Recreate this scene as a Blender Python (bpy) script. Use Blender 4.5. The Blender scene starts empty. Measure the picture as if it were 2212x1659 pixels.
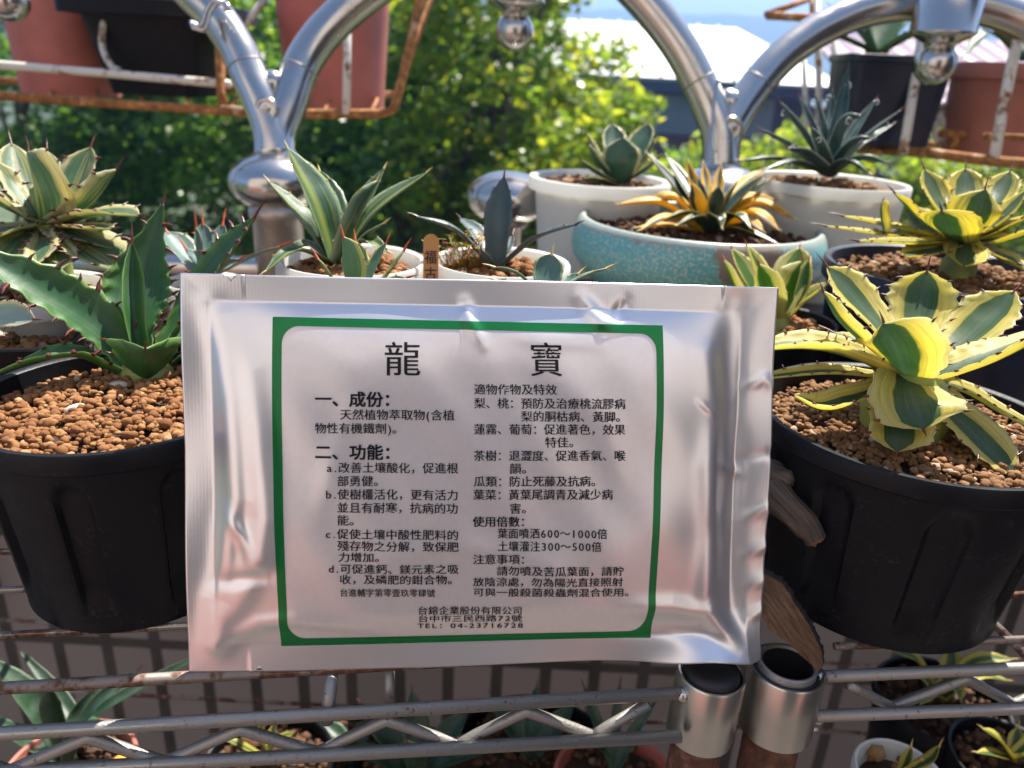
import bpy, bmesh, math, random
import numpy as np
from mathutils import Vector, Matrix, noise
random.seed(7); rng = np.random.default_rng(7)
R_ = math.radians
scn = bpy.context.scene
COL = scn.collection

# ------------------------------------------------------------------ camera
CAMZ = 1.30
PITCH, ROLL = R_(22), R_(3)
cam_d = bpy.data.cameras.new('camera'); cam = bpy.data.objects.new('camera', cam_d); COL.objects.link(cam)
FWD = Vector((0, math.cos(PITCH), -math.sin(PITCH)))
_up0 = Vector((0, math.sin(PITCH), math.cos(PITCH)))
RGT = Vector((1, 0, 0))*math.cos(ROLL) + _up0*math.sin(ROLL)
UPV = _up0*math.cos(ROLL) - Vector((1, 0, 0))*math.sin(ROLL)
CAM = Vector((0, 0, CAMZ))
cam.matrix_world = Matrix(((RGT.x, UPV.x, -FWD.x, 0), (RGT.y, UPV.y, -FWD.y, 0), (RGT.z, UPV.z, -FWD.z, CAMZ), (0, 0, 0, 1)))
cam_d.sensor_width = 36; cam_d.lens = 36*1670/2212
cam_d.clip_start = 0.01; cam_d.clip_end = 5000
cam_d.dof.use_dof = True; cam_d.dof.focus_distance = 0.372; cam_d.dof.aperture_fstop = 8.5
scn.camera = cam

# ------------------------------------------------------------------ world, sun, exposure
SUN_EL, SUN_AZ = R_(59), R_(30)            # azimuth measured from +Y towards +X
w = bpy.data.worlds.new('World'); scn.world = w; w.use_nodes = True
nt = w.node_tree; nt.nodes.clear()
sky = nt.nodes.new('ShaderNodeTexSky'); sky.sky_type = 'NISHITA'; sky.sun_disc = False
sky.sun_elevation = SUN_EL; sky.sun_rotation = SUN_AZ; sky.air_density = 1.2; sky.dust_density = 1.5
bg = nt.nodes.new('ShaderNodeBackground'); bg.inputs[1].default_value = 0.064
wo = nt.nodes.new('ShaderNodeOutputWorld')
nt.links.new(sky.outputs[0], bg.inputs[0]); nt.links.new(bg.outputs[0], wo.inputs[0])
sd = bpy.data.lights.new('sun', 'SUN'); sd.energy = 5.0; sd.angle = R_(0.5); sd.color = (1, 0.94, 0.85)
sun = bpy.data.objects.new('sun', sd); COL.objects.link(sun)
sdir = Vector((math.sin(SUN_AZ)*math.cos(SUN_EL), math.cos(SUN_AZ)*math.cos(SUN_EL), math.sin(SUN_EL)))
sun.rotation_euler = sdir.to_track_quat('Z', 'Y').to_euler(); sun.location = sdir*30
scn.view_settings.view_transform = 'Standard'; scn.view_settings.look = 'None'
scn.view_settings.exposure = 1.5; scn.view_settings.gamma = 1

# ------------------------------------------------------------------ measuring: directions seen from the balcony, in metres
F = 1670.0; CX, CY = 1106.0, 829.5
def P(x, y, d): return CAM + (FWD + RGT*((x-CX)/F) + UPV*((CY-y)/F))*d
def PZ(x, y, z):
    v = FWD + RGT*((x-CX)/F) + UPV*((CY-y)/F)
    return CAM + v*((z-CAMZ)/v.z)
def PY(x, y, yy):
    v = FWD + RGT*((x-CX)/F) + UPV*((CY-y)/F)
    return CAM + v*(yy/v.y)
def DEP(p): return (Vector(p)-CAM).dot(FWD)
def circle(pts, z):
    q = [PZ(x, y, z) for x, y in pts]
    A = np.array([[2*p.x, 2*p.y, 1] for p in q]); b = np.array([p.x**2+p.y**2 for p in q])
    s = np.linalg.lstsq(A, b, rcond=None)[0]
    return float(s[0]), float(s[1]), float(math.sqrt(s[2]+s[0]**2+s[1]**2))

# ------------------------------------------------------------------ materials
def newmat(name):
    m = bpy.data.materials.new(name); m.use_nodes = True
    n = m.node_tree.nodes; b = n['Principled BSDF']; o = n['Material Output']
    return m, m.node_tree, n, b, o
def lk(t, a, b): t.links.new(a, b)
def ramp(n, stops, interp='LINEAR'):
    r = n.new('ShaderNodeValToRGB'); r.color_ramp.interpolation = interp
    e = r.color_ramp.elements
    while len(e) < len(stops): e.new(0.5)
    for i, (p, c) in enumerate(stops):
        e[i].position = p; e[i].color = (*c, 1) if len(c) == 3 else c
    return r
def texco(t, n, scale=(1, 1, 1), kind='Object'):
    c = n.new('ShaderNodeTexCoord'); mp = n.new('ShaderNodeMapping'); mp.inputs['Scale'].default_value = scale
    lk(t, c.outputs[kind], mp.inputs[0]); return mp.outputs[0]
def nz(t, n, vec, scale, detail=4, rough=.55, dist=0):
    x = n.new('ShaderNodeTexNoise'); x.inputs['Scale'].default_value = scale; x.inputs['Detail'].default_value = detail
    x.inputs['Roughness'].default_value = rough; x.inputs['Distortion'].default_value = dist
    lk(t, vec, x.inputs['Vector']); return x.outputs['Fac']
def bump(t, n, b, h, strength, dist):
    u = n.new('ShaderNodeBump'); u.inputs['Strength'].default_value = strength; u.inputs['Distance'].default_value = dist
    lk(t, h, u.inputs['Height']); lk(t, u.outputs[0], b.inputs['Normal'])
def mth(t, n, op, a, b=None, clamp=False):
    x = n.new('ShaderNodeMath'); x.operation = op; x.use_clamp = clamp
    for i, v in enumerate((a, b)):
        if v is None: continue
        if isinstance(v, (int, float)): x.inputs[i].default_value = v
        else: lk(t, v, x.inputs[i])
    return x.outputs[0]
def mixc(t, n, fac, a, b):
    x = n.new('ShaderNodeMix'); x.data_type = 'RGBA'
    for s, v in ((x.inputs[0], fac), (x.inputs[6], a), (x.inputs[7], b)):
        if isinstance(v, (int, float)): s.default_value = v
        elif isinstance(v, tuple): s.default_value = (*v, 1)
        else: lk(t, v, s)
    return x.outputs[2]
def island(n): return n.new('ShaderNodeNewGeometry').outputs['Random Per Island']

def simple(name, col, rough=.5, metal=0, var=.25, vscale=20, bmp=0, bscale=200, bdist=.001, spec=.5, coat=0):
    m, t, n, b, o = newmat(name)
    v = texco(t, n)
    f = nz(t, n, v, vscale, 5)
    d = tuple(c*(1-var) for c in col); l = tuple(min(1, c*(1+var)) for c in col)
    r = ramp(n, [(.3, d), (.7, l)]); lk(t, f, r.inputs[0]); lk(t, r.outputs[0], b.inputs['Base Color'])
    rr = mth(t, n, 'ADD', mth(t, n, 'MULTIPLY', f, .25), max(0, rough-.12)); lk(t, rr, b.inputs['Roughness'])
    b.inputs['Metallic'].default_value = metal; b.inputs['Specular IOR Level'].default_value = spec
    b.inputs['Coat Weight'].default_value = coat
    if bmp: bump(t, n, b, nz(t, n, v, bscale, 4), bmp, bdist)
    return m

def leaf_mat(name, stops, streak=0., wob=.22, trans=.35, rough=.42, bloom=.15, bloomc=(.35, .45, .40), streakc=(.5, .5, .2)):
    m, t, n, b, o = newmat(name)
    uv = n.new('ShaderNodeUVMap'); sp = n.new('ShaderNodeSeparateXYZ'); lk(t, uv.outputs[0], sp.inputs[0])
    s = mth(t, n, 'ABSOLUTE', mth(t, n, 'SUBTRACT', mth(t, n, 'MULTIPLY', sp.outputs[0], 2), 1))
    isl = island(n)
    off = n.new('ShaderNodeCombineXYZ')
    lk(t, mth(t, n, 'ADD', mth(t, n, 'MULTIPLY', sp.outputs[0], 2.2), mth(t, n, 'MULTIPLY', isl, 37)), off.inputs[0])
    lk(t, mth(t, n, 'MULTIPLY', sp.outputs[1], .9), off.inputs[1]); lk(t, mth(t, n, 'MULTIPLY', isl, 11), off.inputs[2])
    f = nz(t, n, off.outputs[0], 2.0, 3)
    s2 = mth(t, n, 'ADD', s, mth(t, n, 'MULTIPLY', mth(t, n, 'SUBTRACT', f, .5), wob*2), True)
    r = ramp(n, stops); lk(t, s2, r.inputs[0]); col = r.outputs[0]
    if streak:
        so = n.new('ShaderNodeCombineXYZ')
        lk(t, mth(t, n, 'ADD', mth(t, n, 'MULTIPLY', sp.outputs[0], 9), mth(t, n, 'MULTIPLY', isl, 53)), so.inputs[0])
        lk(t, mth(t, n, 'MULTIPLY', sp.outputs[1], .5), so.inputs[1])
        g = nz(t, n, so.outputs[0], 1.6, 2)
        rs = ramp(n, [(.52, (0, 0, 0)), (.60, (1, 1, 1))]); lk(t, g, rs.inputs[0])
        col = mixc(t, n, mth(t, n, 'MULTIPLY', rs.outputs[0], streak), col, streakc)
    oc = texco(t, n)
    bl = nz(t, n, oc, 60, 5)
    rb = ramp(n, [(.42, (0, 0, 0)), (.75, (1, 1, 1))]); lk(t, bl, rb.inputs[0])
    col = mixc(t, n, mth(t, n, 'MULTIPLY', rb.outputs[0], bloom), col, bloomc)
    sp2 = nz(t, n, oc, 520, 2); rsp = ramp(n, [(.70, (0, 0, 0)), (.76, (1, 1, 1))]); lk(t, sp2, rsp.inputs[0])
    col = mixc(t, n, mth(t, n, 'MULTIPLY', rsp.outputs[0], .35), col, (.09, .06, .03))
    lk(t, col, b.inputs['Base Color']); b.inputs['Roughness'].default_value = rough
    lk(t, mth(t, n, 'ADD', mth(t, n, 'MULTIPLY', bl, .3), rough-.15), b.inputs['Roughness'])
    fo = n.new('ShaderNodeCombineXYZ'); lk(t, mth(t, n, 'ADD', mth(t, n, 'MULTIPLY', sp.outputs[0], 46), mth(t, n, 'MULTIPLY', isl, 91)), fo.inputs[0]); lk(t, mth(t, n, 'MULTIPLY', sp.outputs[1], 1.3), fo.inputs[1])
    fine = nz(t, n, fo.outputs[0], 1.0, 3)
    rfi = ramp(n, [(.3, (.78, .78, .78)), (.7, (1.14, 1.14, 1.10))]); lk(t, fine, rfi.inputs[0])
    mu = n.new('ShaderNodeMix'); mu.data_type = 'RGBA'; mu.blend_type = 'MULTIPLY'; mu.inputs[0].default_value = 1; lk(t, col, mu.inputs[6]); lk(t, rfi.outputs[0], mu.inputs[7]); col = mu.outputs[2]
    lk(t, col, b.inputs['Base Color'])
    bump(t, n, b, mth(t, n, 'ADD', mth(t, n, 'MULTIPLY', nz(t, n, oc, 260, 3), .6), mth(t, n, 'MULTIPLY', fine, .6)), .28, .0007)
    tr = n.new('ShaderNodeBsdfTranslucent'); lk(t, col, tr.inputs[0])
    mx = n.new('ShaderNodeMixShader'); mx.inputs[0].default_value = trans
    lk(t, b.outputs[0], mx.inputs[1]); lk(t, tr.outputs[0], mx.inputs[2]); lk(t, mx.outputs[0], o.inputs[0])
    return m

def pebble_mat(name, cols):
    m, t, n, b, o = newmat(name)
    r = ramp(n, cols); lk(t, island(n), r.inputs[0])
    v = texco(t, n); f = nz(t, n, v, 500, 4)
    c = mixc(t, n, mth(t, n, 'MULTIPLY', f, .5), r.outputs[0], (.16, .075, .03)); lk(t, c, b.inputs['Base Color'])
    b.inputs['Roughness'].default_value = .9; b.inputs['Specular IOR Level'].default_value = .2
    bump(t, n, b, nz(t, n, v, 900, 3), .6, .0006)
    return m

def rust_mat(name, paint, rust=(.20, .07, .025), amount=.5, metal=0., rough=.5, scale=45):
    m, t, n, b, o = newmat(name)
    v = texco(t, n); f = nz(t, n, v, scale, 6, .65)
    k = ramp(n, [(amount-.04, (1, 1, 1)), (amount+.05, (0, 0, 0))]); lk(t, f, k.inputs[0])
    g = nz(t, n, v, scale*4, 4)
    rc = ramp(n, [(.3, tuple(c*.45 for c in rust)), (.55, rust), (.75, (rust[0]*1.8, rust[1]*2.0, rust[2]*2.2))]); lk(t, g, rc.inputs[0])
    c = mixc(t, n, k.outputs[0], paint, rc.outputs[0]); lk(t, c, b.inputs['Base Color'])
    inv = mth(t, n, 'SUBTRACT', 1, k.outputs[0])
    lk(t, mth(t, n, 'MULTIPLY', inv, metal), b.inputs['Metallic'])
    lk(t, mth(t, n, 'ADD', mth(t, n, 'MULTIPLY', k.outputs[0], .9-rough), rough), b.inputs['Roughness'])
    bump(t, n, b, g, .35, .0008)
    return m

def steel_mat(name, col=(.56, .535, .50), rough=.14, dirt=.35):
    m, t, n, b, o = newmat(name)
    v = texco(t, n); f = nz(t, n, v, 30, 6, .6)
    c = mixc(t, n, mth(t, n, 'MULTIPLY', f, dirt), col, (.25, .20, .15)); lk(t, c, b.inputs['Base Color'])
    b.inputs['Metallic'].default_value = 1
    r = ramp(n, [(.35, (rough,)*3), (.7, (rough+.16,)*3)]); lk(t, f, r.inputs[0]); lk(t, r.outputs[0], b.inputs['Roughness'])
    bump(t, n, b, nz(t, n, v, 9, 2), .12, .004)
    return m

M = {}
M['steel'] = steel_mat('polished_steel')
M['weld'] = simple('weld_seam', (.22, .20, .18), .5, .8)
M['stone_post'] = simple('stained_post_metal', (.40, .34, .29), .38, .75, .35, 40)
M['collar'] = steel_mat('zinc_collar', (.58, .59, .55), .27, .35)
M['wire'] = rust_mat('grey_chrome_wire', (.30, .285, .26), (.12, .07, .05), .35, .65, .45, 260)
M['rail_rust'] = rust_mat('rusted_rail_wire', (.26, .21, .175), (.15, .07, .04), .50, .4, .5, 70)
M['wire_dark'] = rust_mat('brown_shelf_wire', (.24, .20, .175), (.11, .05, .03), .50, .5, .5, 60)
M['post'] = rust_mat('brown_shelf_post', (.17, .085, .06), (.12, .05, .03), .55, .25, .5, 40)
M['rubber'] = simple('black_rubber_cap', (.012, .012, .014), .55, 0, .3, 60, .15, 300)
m, t, n, b, o = newmat('black_plastic_pot'); v = texco(t, n)
f1 = nz(t, n, v, 55, 6, .7); f2 = nz(t, n, v, 420, 3); f3 = nz(t, n, texco(t, n, (1, 1, .12)), 120, 4)
c_ = mixc(t, n, mth(t, n, 'MULTIPLY', f3, .6), (.0028, .0034, .0056), (.0065, .0072, .010))
k_ = ramp(n, [(.62, (0, 0, 0)), (.74, (1, 1, 1))]); lk(t, mth(t, n, 'ADD', mth(t, n, 'MULTIPLY', f1, .55), mth(t, n, 'MULTIPLY', f2, .55)), k_.inputs[0])
lk(t, mixc(t, n, mth(t, n, 'MULTIPLY', k_.outputs[0], .32), c_, (.07, .06, .045)), b.inputs['Base Color'])
rr_ = ramp(n, [(.35, (.36,)*3), (.7, (.60,)*3)]); lk(t, f1, rr_.inputs[0]); lk(t, rr_.outputs[0], b.inputs['Roughness']); b.inputs['Specular IOR Level'].default_value = .22
bump(t, n, b, f2, .25, .0005); M['blackpot'] = m
M['navypot'] = simple('navy_plastic_pot', (.010, .014, .032), .40, 0, .3, 50, .15, 600, .0005, .4)
M['whitepot'] = simple('white_plastic_pot', (.80, .79, .76), .38, 0, .05, 30, .05, 300)
M['creampot'] = simple('cream_plastic_pot', (.74, .74, .68), .42, 0, .06, 30, .05, 300)
for k_ in ('whitepot', 'creampot'):      # thin plastic lets some daylight through
    t = M[k_].node_tree; n = t.nodes; x = n.new('ShaderNodeBsdfTranslucent'); x.inputs[0].default_value = (.86, .85, .80, 1)
    mx = n.new('ShaderNodeMixShader'); mx.inputs[0].default_value = .42; lk(t, n['Principled BSDF'].outputs[0], mx.inputs[1]); lk(t, x.outputs[0], mx.inputs[2]); lk(t, mx.outputs[0], n['Material Output'].inputs[0])
M['redpot'] = simple('dusty_red_plastic_pot', (.40, .115, .085), .55, 0, .22, 14, .1, 500)
M['terra'] = simple('terracotta_pot', (.36, .13, .09), .7, 0, .28, 12, .2, 400)
M['spine'] = simple('dark_red_thorn', (.10, .018, .012), .4, 0, .5, 300)
M['spine_red'] = simple('orange_red_thorn', (.42, .07, .02), .4, 0, .5, 300)
M['spine_y'] = simple('straw_thorn', (.45, .33, .10), .5, 0, .3, 300)
M['peb'] = pebble_mat('akadama_granules', [(0, (.17, .07, .028)), (.5, (.25, .115, .045)), (.88, (.34, .17, .07)), (.985, (.40, .25, .12)), (1, (.55, .45, .34))])
M['pebd'] = pebble_mat('shaded_soil', [(0, (.04, .02, .012)), (.6, (.075, .04, .025)), (.95, (.11, .065, .045)), (1, (.3, .26, .22))])  # soil for the lower pots, under-shelf shade put into its colour
M['peb2'] = pebble_mat('dark_granules', [(0, (.13, .065, .030)), (.5, (.20, .105, .048)), (.85, (.28, .155, .075)), (.965, (.42, .28, .18)), (1, (.55, .46, .38))])
M['rackpaint'] = rust_mat('peeling_white_rack_paint', (.68, .64, .56), (.30, .12, .035), .42, 0, .45, 35)
M['rackrust'] = rust_mat('rusty_rack_bar', (.60, .42, .26), (.34, .14, .04), .62, 0, .6, 30)
M['soilbase'] = simple('dark_soil', (.05, .026, .014), .95, 0, .4, 200)
M['tag'] = simple('orange_wood_stick', (.55, .24, .065), .6, 0, .18, 30)
M['ink'] = simple('dark_ink', (.010, .010, .024), .42, .0, .1)
M['tagink'] = simple('brown_marker_ink', (.06, .02, .012), .6)
M['plank'] = simple('weathered_plank', (.16, .12, .095), .7, 0, .25, 15)

# ------------------------------------------------------------------ mesh builder
class MB:
    def __init__(s): s.v = []; s.f = []; s.uv = []; s.mi = []
    def add(s, vs, fs, uvs=None, mi=0):
        k = len(s.v); s.v += [Vector(p) for p in vs]
        s.uv += (uvs if uvs else [(0, 0)]*len(vs))
        for f in fs: s.f.append(tuple(i+k for i in f)); s.mi.append(mi)
    def tube(s, pts, rad, seg=12, mi=0, cap=True):
        pts = [Vector(p) for p in pts]; n = len(pts)
        if isinstance(rad, (int, float)): rad = [rad]*n
        t0 = (pts[1]-pts[0]).normalized()
        a = t0.orthogonal().normalized()
        vs = []; fs = []; uvs = []
        for i, p in enumerate(pts):
            t = (pts[min(i+1, n-1)]-pts[max(i-1, 0)]).normalized()
            a = (a - t*a.dot(t)).normalized(); b = t.cross(a)
            for j in range(seg):
                an = 2*math.pi*j/seg
                vs.append(p + (a*math.cos(an)+b*math.sin(an))*rad[i]); uvs.append((j/seg, i/(n-1)))
        for i in range(n-1):
            for j in range(seg):
                fs.append((i*seg+j, i*seg+(j+1) % seg, (i+1)*seg+(j+1) % seg, (i+1)*seg+j))
        if cap: fs.append(tuple(range(seg-1, -1, -1))); fs.append(tuple(range((n-1)*seg, n*seg)))
        s.add(vs, fs, uvs, mi)
    def lathe(s, c, prof, seg=48, mi=0, mod=None, axis=None, close=False):
        # prof: list of (r, z) from c; mod(theta, r, z) -> r ; axis: direction of the z axis
        c = Vector(c)
        q = axis.to_track_quat('Z', 'Y') if axis else None
        vs = []; fs = []; uvs = []; n = len(prof)
        for i, (r, z) in enumerate(prof):
            for j in range(seg):
                th = 2*math.pi*j/seg; rr = mod(th, r, z) if mod else r
                p = Vector((rr*math.cos(th), rr*math.sin(th), z))
                vs.append(c + (q @ p if q else p)); uvs.append((j/seg, i/max(1, n-1)))
        for i in range(n-1):
            for j in range(seg):
                fs.append((i*seg+j, i*seg+(j+1) % seg, (i+1)*seg+(j+1) % seg, (i+1)*seg+j))
        if prof[0][0] > 1e-6 and close: fs.append(tuple(range(seg-1, -1, -1)))
        if prof[-1][0] > 1e-6 and close: fs.append(tuple(range((n-1)*seg, n*seg)))
        s.add(vs, fs, uvs, mi)
    def box(s, c, size, rot=None, mi=0):
        c = Vector(c); vs = []
        for x in (-.5, .5):
            for y in (-.5, .5):
                for z in (-.5, .5):
                    p = Vector((x*size[0], y*size[1], z*size[2])); vs.append(c + (rot @ p if rot else p))
        s.add(vs, [(0, 1, 3, 2), (4, 6, 7, 5), (0, 4, 5, 1), (2, 3, 7, 6), (0, 2, 6, 4), (1, 5, 7, 3)], None, mi)
    def cone(s, base, tip, r, seg=5, mi=1, bend=None):
        base = Vector(base); tip = Vector(tip); mid = (base*.55+tip*.45)
        if bend: mid = mid + bend
        s.tube([base, mid, tip], [r, r*.6, r*.04], seg, mi, False)
    def build(s, name, mats, parent=None, smooth=True, bevel=0, auto=None):
        me = bpy.data.meshes.new(name)
        off = wloc(parent) if parent else Vector((0, 0, 0))
        me.from_pydata([tuple(p-off) for p in s.v], [], s.f)
        for m in (mats if isinstance(mats, (list, tuple)) else [mats]): me.materials.append(m)
        uvl = me.uv_layers.new(name='UVMap')
        li = np.empty(len(me.loops), dtype=np.int32); me.loops.foreach_get('vertex_index', li)
        uvl.data.foreach_set('uv', np.array(s.uv, dtype=np.float32)[li].ravel())
        me.polygons.foreach_set('material_index', np.array(s.mi, dtype=np.int32))
        me.polygons.foreach_set('use_smooth', np.full(len(s.f), smooth))
        me.update()
        o = bpy.data.objects.new(name, me); COL.objects.link(o)
        if parent: o.parent = parent
        if auto is not None:
            me.set_sharp_from_angle(angle=R_(auto))
        if bevel:
            b = o.modifiers.new('bevel', 'BEVEL'); b.width = bevel; b.segments = 2; b.limit_method = 'ANGLE'
        return o
def wloc(o):
    v = Vector((0, 0, 0))
    while o: v = v + o.location; o = o.parent
    return v
def tag(o, label=None, cat=None, group=None, kind=None):
    if label: o['label'] = label
    if cat: o['category'] = cat
    if group: o['group'] = group
    if kind: o['kind'] = kind
    return o
def thing(name, loc, label, cat, group=None):
    o = bpy.data.objects.new(name, None); COL.objects.link(o); o.location = loc; o.empty_display_size = .02
    return tag(o, label, cat, group)
def catmull(pts, n):
    pts = [Vector(p) for p in pts]; q = [pts[0]*2-pts[1]] + pts + [pts[-1]*2-pts[-2]]
    out = []; m = len(pts)-1
    for i in range(n+1):
        u = i/n*m; k = min(int(u), m-1); t = u-k
        a, b, c, d = q[k:k+4]
        out.append(.5*((2*b)+(c-a)*t+(2*a-5*b+4*c-d)*t*t+(3*b-a-3*c+d)*t**3))
    return out
UP = Vector((0, 0, 1))

# ------------------------------------------------------------------ leaves
PROF = {'acum': [(0, .5), (.22, .72), (.42, .97), (.52, 1), (.64, .86), (.76, .58), (.87, .30), (.95, .13), (1, .03)],
        'ovate': [(0, .42), (.2, .55), (.42, .86), (.6, 1), (.74, .92), (.86, .66), (.94, .33), (1, .03)],
        'broad': [(0, .55), (.2, .75), (.42, .98), (.62, 1), (.78, .86), (.9, .5), (.96, .22), (1, .03)],
        'lance': [(0, .62), (.25, .84), (.45, 1), (.62, .95), (.78, .7), (.9, .37), (1, .02)],
        'narrow': [(0, .9), (.3, 1), (.55, .9), (.75, .66), (.9, .35), (1, .03)],
        'spoon': [(0, .35), (.3, .55), (.55, .95), (.72, 1), (.85, .8), (.94, .42), (1, .03)]}
def interp(tab, t):
    for (a, x), (b, y) in zip(tab, tab[1:]):
        if t <= b:
            u = (t-a)/(b-a); u = u*u*(3-2*u)*.5+u*.5
            return x+(y-x)*u
    return tab[-1][1]
def leaf(pts, w, axis, prof='ovate', chan=.30, thick=.10, teeth=0, tooth=.003, spine=.012, N=None, n=34, m=11, scal=.05, fold=0, tilt=0):
    mb = MB()
    cl = catmull(pts, n); L = sum((cl[i+1]-cl[i]).length for i in range(n))
    tab = PROF[prof]; hw = w/2
    ph = random.random()*6; amp = .03
    frames = []
    Nprev = None
    if N is None:
        cen = (cl[n//2]+cl[n])*.5; inw = Vector((axis.x-cen.x, axis.y-cen.y, 0))
        inw = inw.normalized() if inw.length > .003 else Vector((0, 1, 0))
        rise = (cl[n].z-cl[0].z)/max(L, 1e-4)
        k = min(1, max(0, (rise+.05)/.35))
        N = inw*(1.0*k-.45*(1-k)) + UP*(.55*k+.95*(1-k))
    nt_ = max(1, int(L*.8/teeth)) if teeth else 1
    vs = []; uvs = []
    for i, c in enumerate(cl):
        t = i/n
        tg = (cl[min(i+1, n)]-cl[max(i-1, 0)]).normalized()
        if N is not None: nn = Vector(N)
        else:
            ax = Vector((axis.x-c.x, axis.y-c.y, 0)); nn = ax.normalized()*1.0 + UP*.55
        nn = nn - tg*nn.dot(tg)
        if nn.length < 1e-4: nn = Nprev or tg.orthogonal()
        nn.normalize()
        if Nprev is not None: nn = (nn*.5+Nprev*.5); nn = (nn-tg*nn.dot(tg)).normalized()
        Nprev = nn
        side = tg.cross(nn).normalized()
        if tilt: nn, side = (nn*math.cos(tilt)+side*math.sin(tilt)), (side*math.cos(tilt)-nn*math.sin(tilt))
        sc = 1
        if teeth: sc = 1 + scal*(abs(math.cos(math.pi*t*nt_))**1.5-.5)*(1 if .12 < t < .93 else 0)
        ww = hw*interp(tab, t)
        c2 = c + nn*math.sin(t*5+ph)*amp*hw
        frames.append((c2, side, nn, ww*sc, tg))
        for k in range(m):
            u = -1+2*k/(m-1)
            e = abs(u)
            z = chan*ww*(e**1.8) + fold*ww*e
            wob = math.sin(t*14+ph+u*2)*.025*ww*e
            vs.append(c2 + side*u*ww*(sc if e > .8 else 1) + nn*(z+wob)); uvs.append(((u+1)/2, t))
    nv = len(vs); th = thick*hw
    for i in range(n+1):
        c2, side, nn, ww, tg = frames[i]; t = i/n
        for k in range(m):
            u = -1+2*k/(m-1)
            vs.append(vs[i*m+k] - nn*(th*(1-u*u)**.6*(1-.55*t)+.00025)); uvs.append(((u+1)/2, t))
    fs = []
    for i in range(n):
        for k in range(m-1):
            a = i*m+k; fs.append((a, a+1, a+m+1, a+m)); b = a+nv; fs.append((b, b+m, b+m+1, b+1))
        a = i*m; fs.append((a, a+m, a+m+nv, a+nv)); a = i*m+m-1; fs.append((a, a+nv, a+m+nv, a+m))
    fs.append(tuple(list(range(m-1, -1, -1))+list(range(nv, nv+m))))
    a = n*m; fs.append(tuple(list(range(a, a+m))+list(range(a+nv+m-1, a+nv-1, -1))))
    mb.add(vs, fs, uvs, 0)
    if teeth:
        for k in range(1, nt_+1):
            t = k/nt_
            if t < .14 or t > .93: continue
            for sg in (-1, 1):
                i = min(n, max(0, int(round(t*n+random.uniform(-.6, .6)))))
                c2, side, nn, ww, tg = frames[i]
                kk = 0 if sg < 0 else m-1
                p = vs[i*m+kk]
                ln = tooth*random.uniform(.65, 1.25)
                d = (side*sg + tg*random.uniform(-.35, .55) + nn*.35).normalized()
                mb.cone(p-d*ln*.25, p+d*ln, ln*.26, 5, 1, tg*ln*.08)
    if spine:
        c2, side, nn, ww, tg = frames[n]
        pv = frames[n-2][0]
        d = (c2-pv).normalized()
        mb.cone(c2-d*spine*.22-nn*th*.2, c2+d*spine+UP*spine*.08, max(.0009, spine*.085), 6, 1, nn*spine*.04)
    return mb

class Plant:
    def __init__(s, root, axis, mats, prof='ovate', **kw):
        s.root = root; s.axis = Vector(axis); s.mats = mats; s.prof = prof; s.kw = kw
    def leaf(s, *pts, w, label=None, prof=None, **kw):
        # pts: (x, y, d); w in the same measure as x, y
        q = [P(*p) for p in pts]; dm = sum(p[2] for p in pts)/len(pts)
        k = dict(s.kw); k.update(kw)
        o = leaf(q, w*dm/F, s.axis, prof or s.prof, **k).build('leaf', s.mats, s.root)
        if label: o['label'] = label
        return o

# ------------------------------------------------------------------ pots and soil
ICO = {}
def ico(sub):
    if sub not in ICO:
        bm = bmesh.new(); bmesh.ops.create_icosphere(bm, subdivisions=sub, radius=1)
        ICO[sub] = (np.array([v.co[:] for v in bm.verts]), [tuple(v.index for v in f.verts) for f in bm.faces]); bm.free()
    return ICO[sub]
def pebbles(c, r, size, mat, parent, sub=2, dens=1.0, layers=1.35, dome=.004, base=True):
    V, Fc = ico(sub); Vs = []; Fs = []; k = 0
    cnt = int(min(2600, dens*layers*(r/size)**2*1.05))
    for i in range(cnt):
        rr = r*math.sqrt(random.random())*.985; a = random.random()*6.283
        sz = size*random.choice((.55, .7, .8, .9, 1, 1.1, 1.35)) * random.uniform(.85, 1.1)
        sc = np.array([random.uniform(.75, 1.2), random.uniform(.75, 1.2), random.uniform(.6, .95)])*sz
        q = V.copy()
        d1 = rng.normal(size=3); d2 = rng.normal(size=3); d3 = rng.normal(size=3)
        disp = 1+.13*np.sin(2.2*q@d1+random.random()*6)+.10*np.sin(3.7*q@d2+random.random()*6)+.06*np.sin(6*q@d3)
        q = q*disp[:, None]*sc
        ax = random.random()*6.283; ca, sa = math.cos(ax), math.sin(ax); bx = random.uniform(-.6, .6); cb, sb = math.cos(bx), math.sin(bx)
        q = q@np.array([[ca, sa, 0], [-sa, ca, 0], [0, 0, 1]])@np.array([[1, 0, 0], [0, cb, sb], [0, -sb, cb]])
        z = dome*(1-(rr/r)**2)+random.uniform(-.7, .35)*size
        q = q+np.array([c[0]+rr*math.cos(a), c[1]+rr*math.sin(a), c[2]+z])
        Vs.append(q); Fs += [tuple(j+k for j in f) for f in Fc]; k += len(V)
    mb = MB(); mb.v = [Vector(p) for p in np.concatenate(Vs)]; mb.f = Fs; mb.uv = [(0, 0)]*k; mb.mi = [0]*len(Fs)
    if base: mb.lathe((c[0], c[1], c[2]), [(r*1.01, -.006), (r*.6, -.0035), (.0001, -.002)], 32, 1)
    o = mb.build('soil', [mat, M['soilbase']], parent); o['kind'] = 'stuff'
    return o
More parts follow.
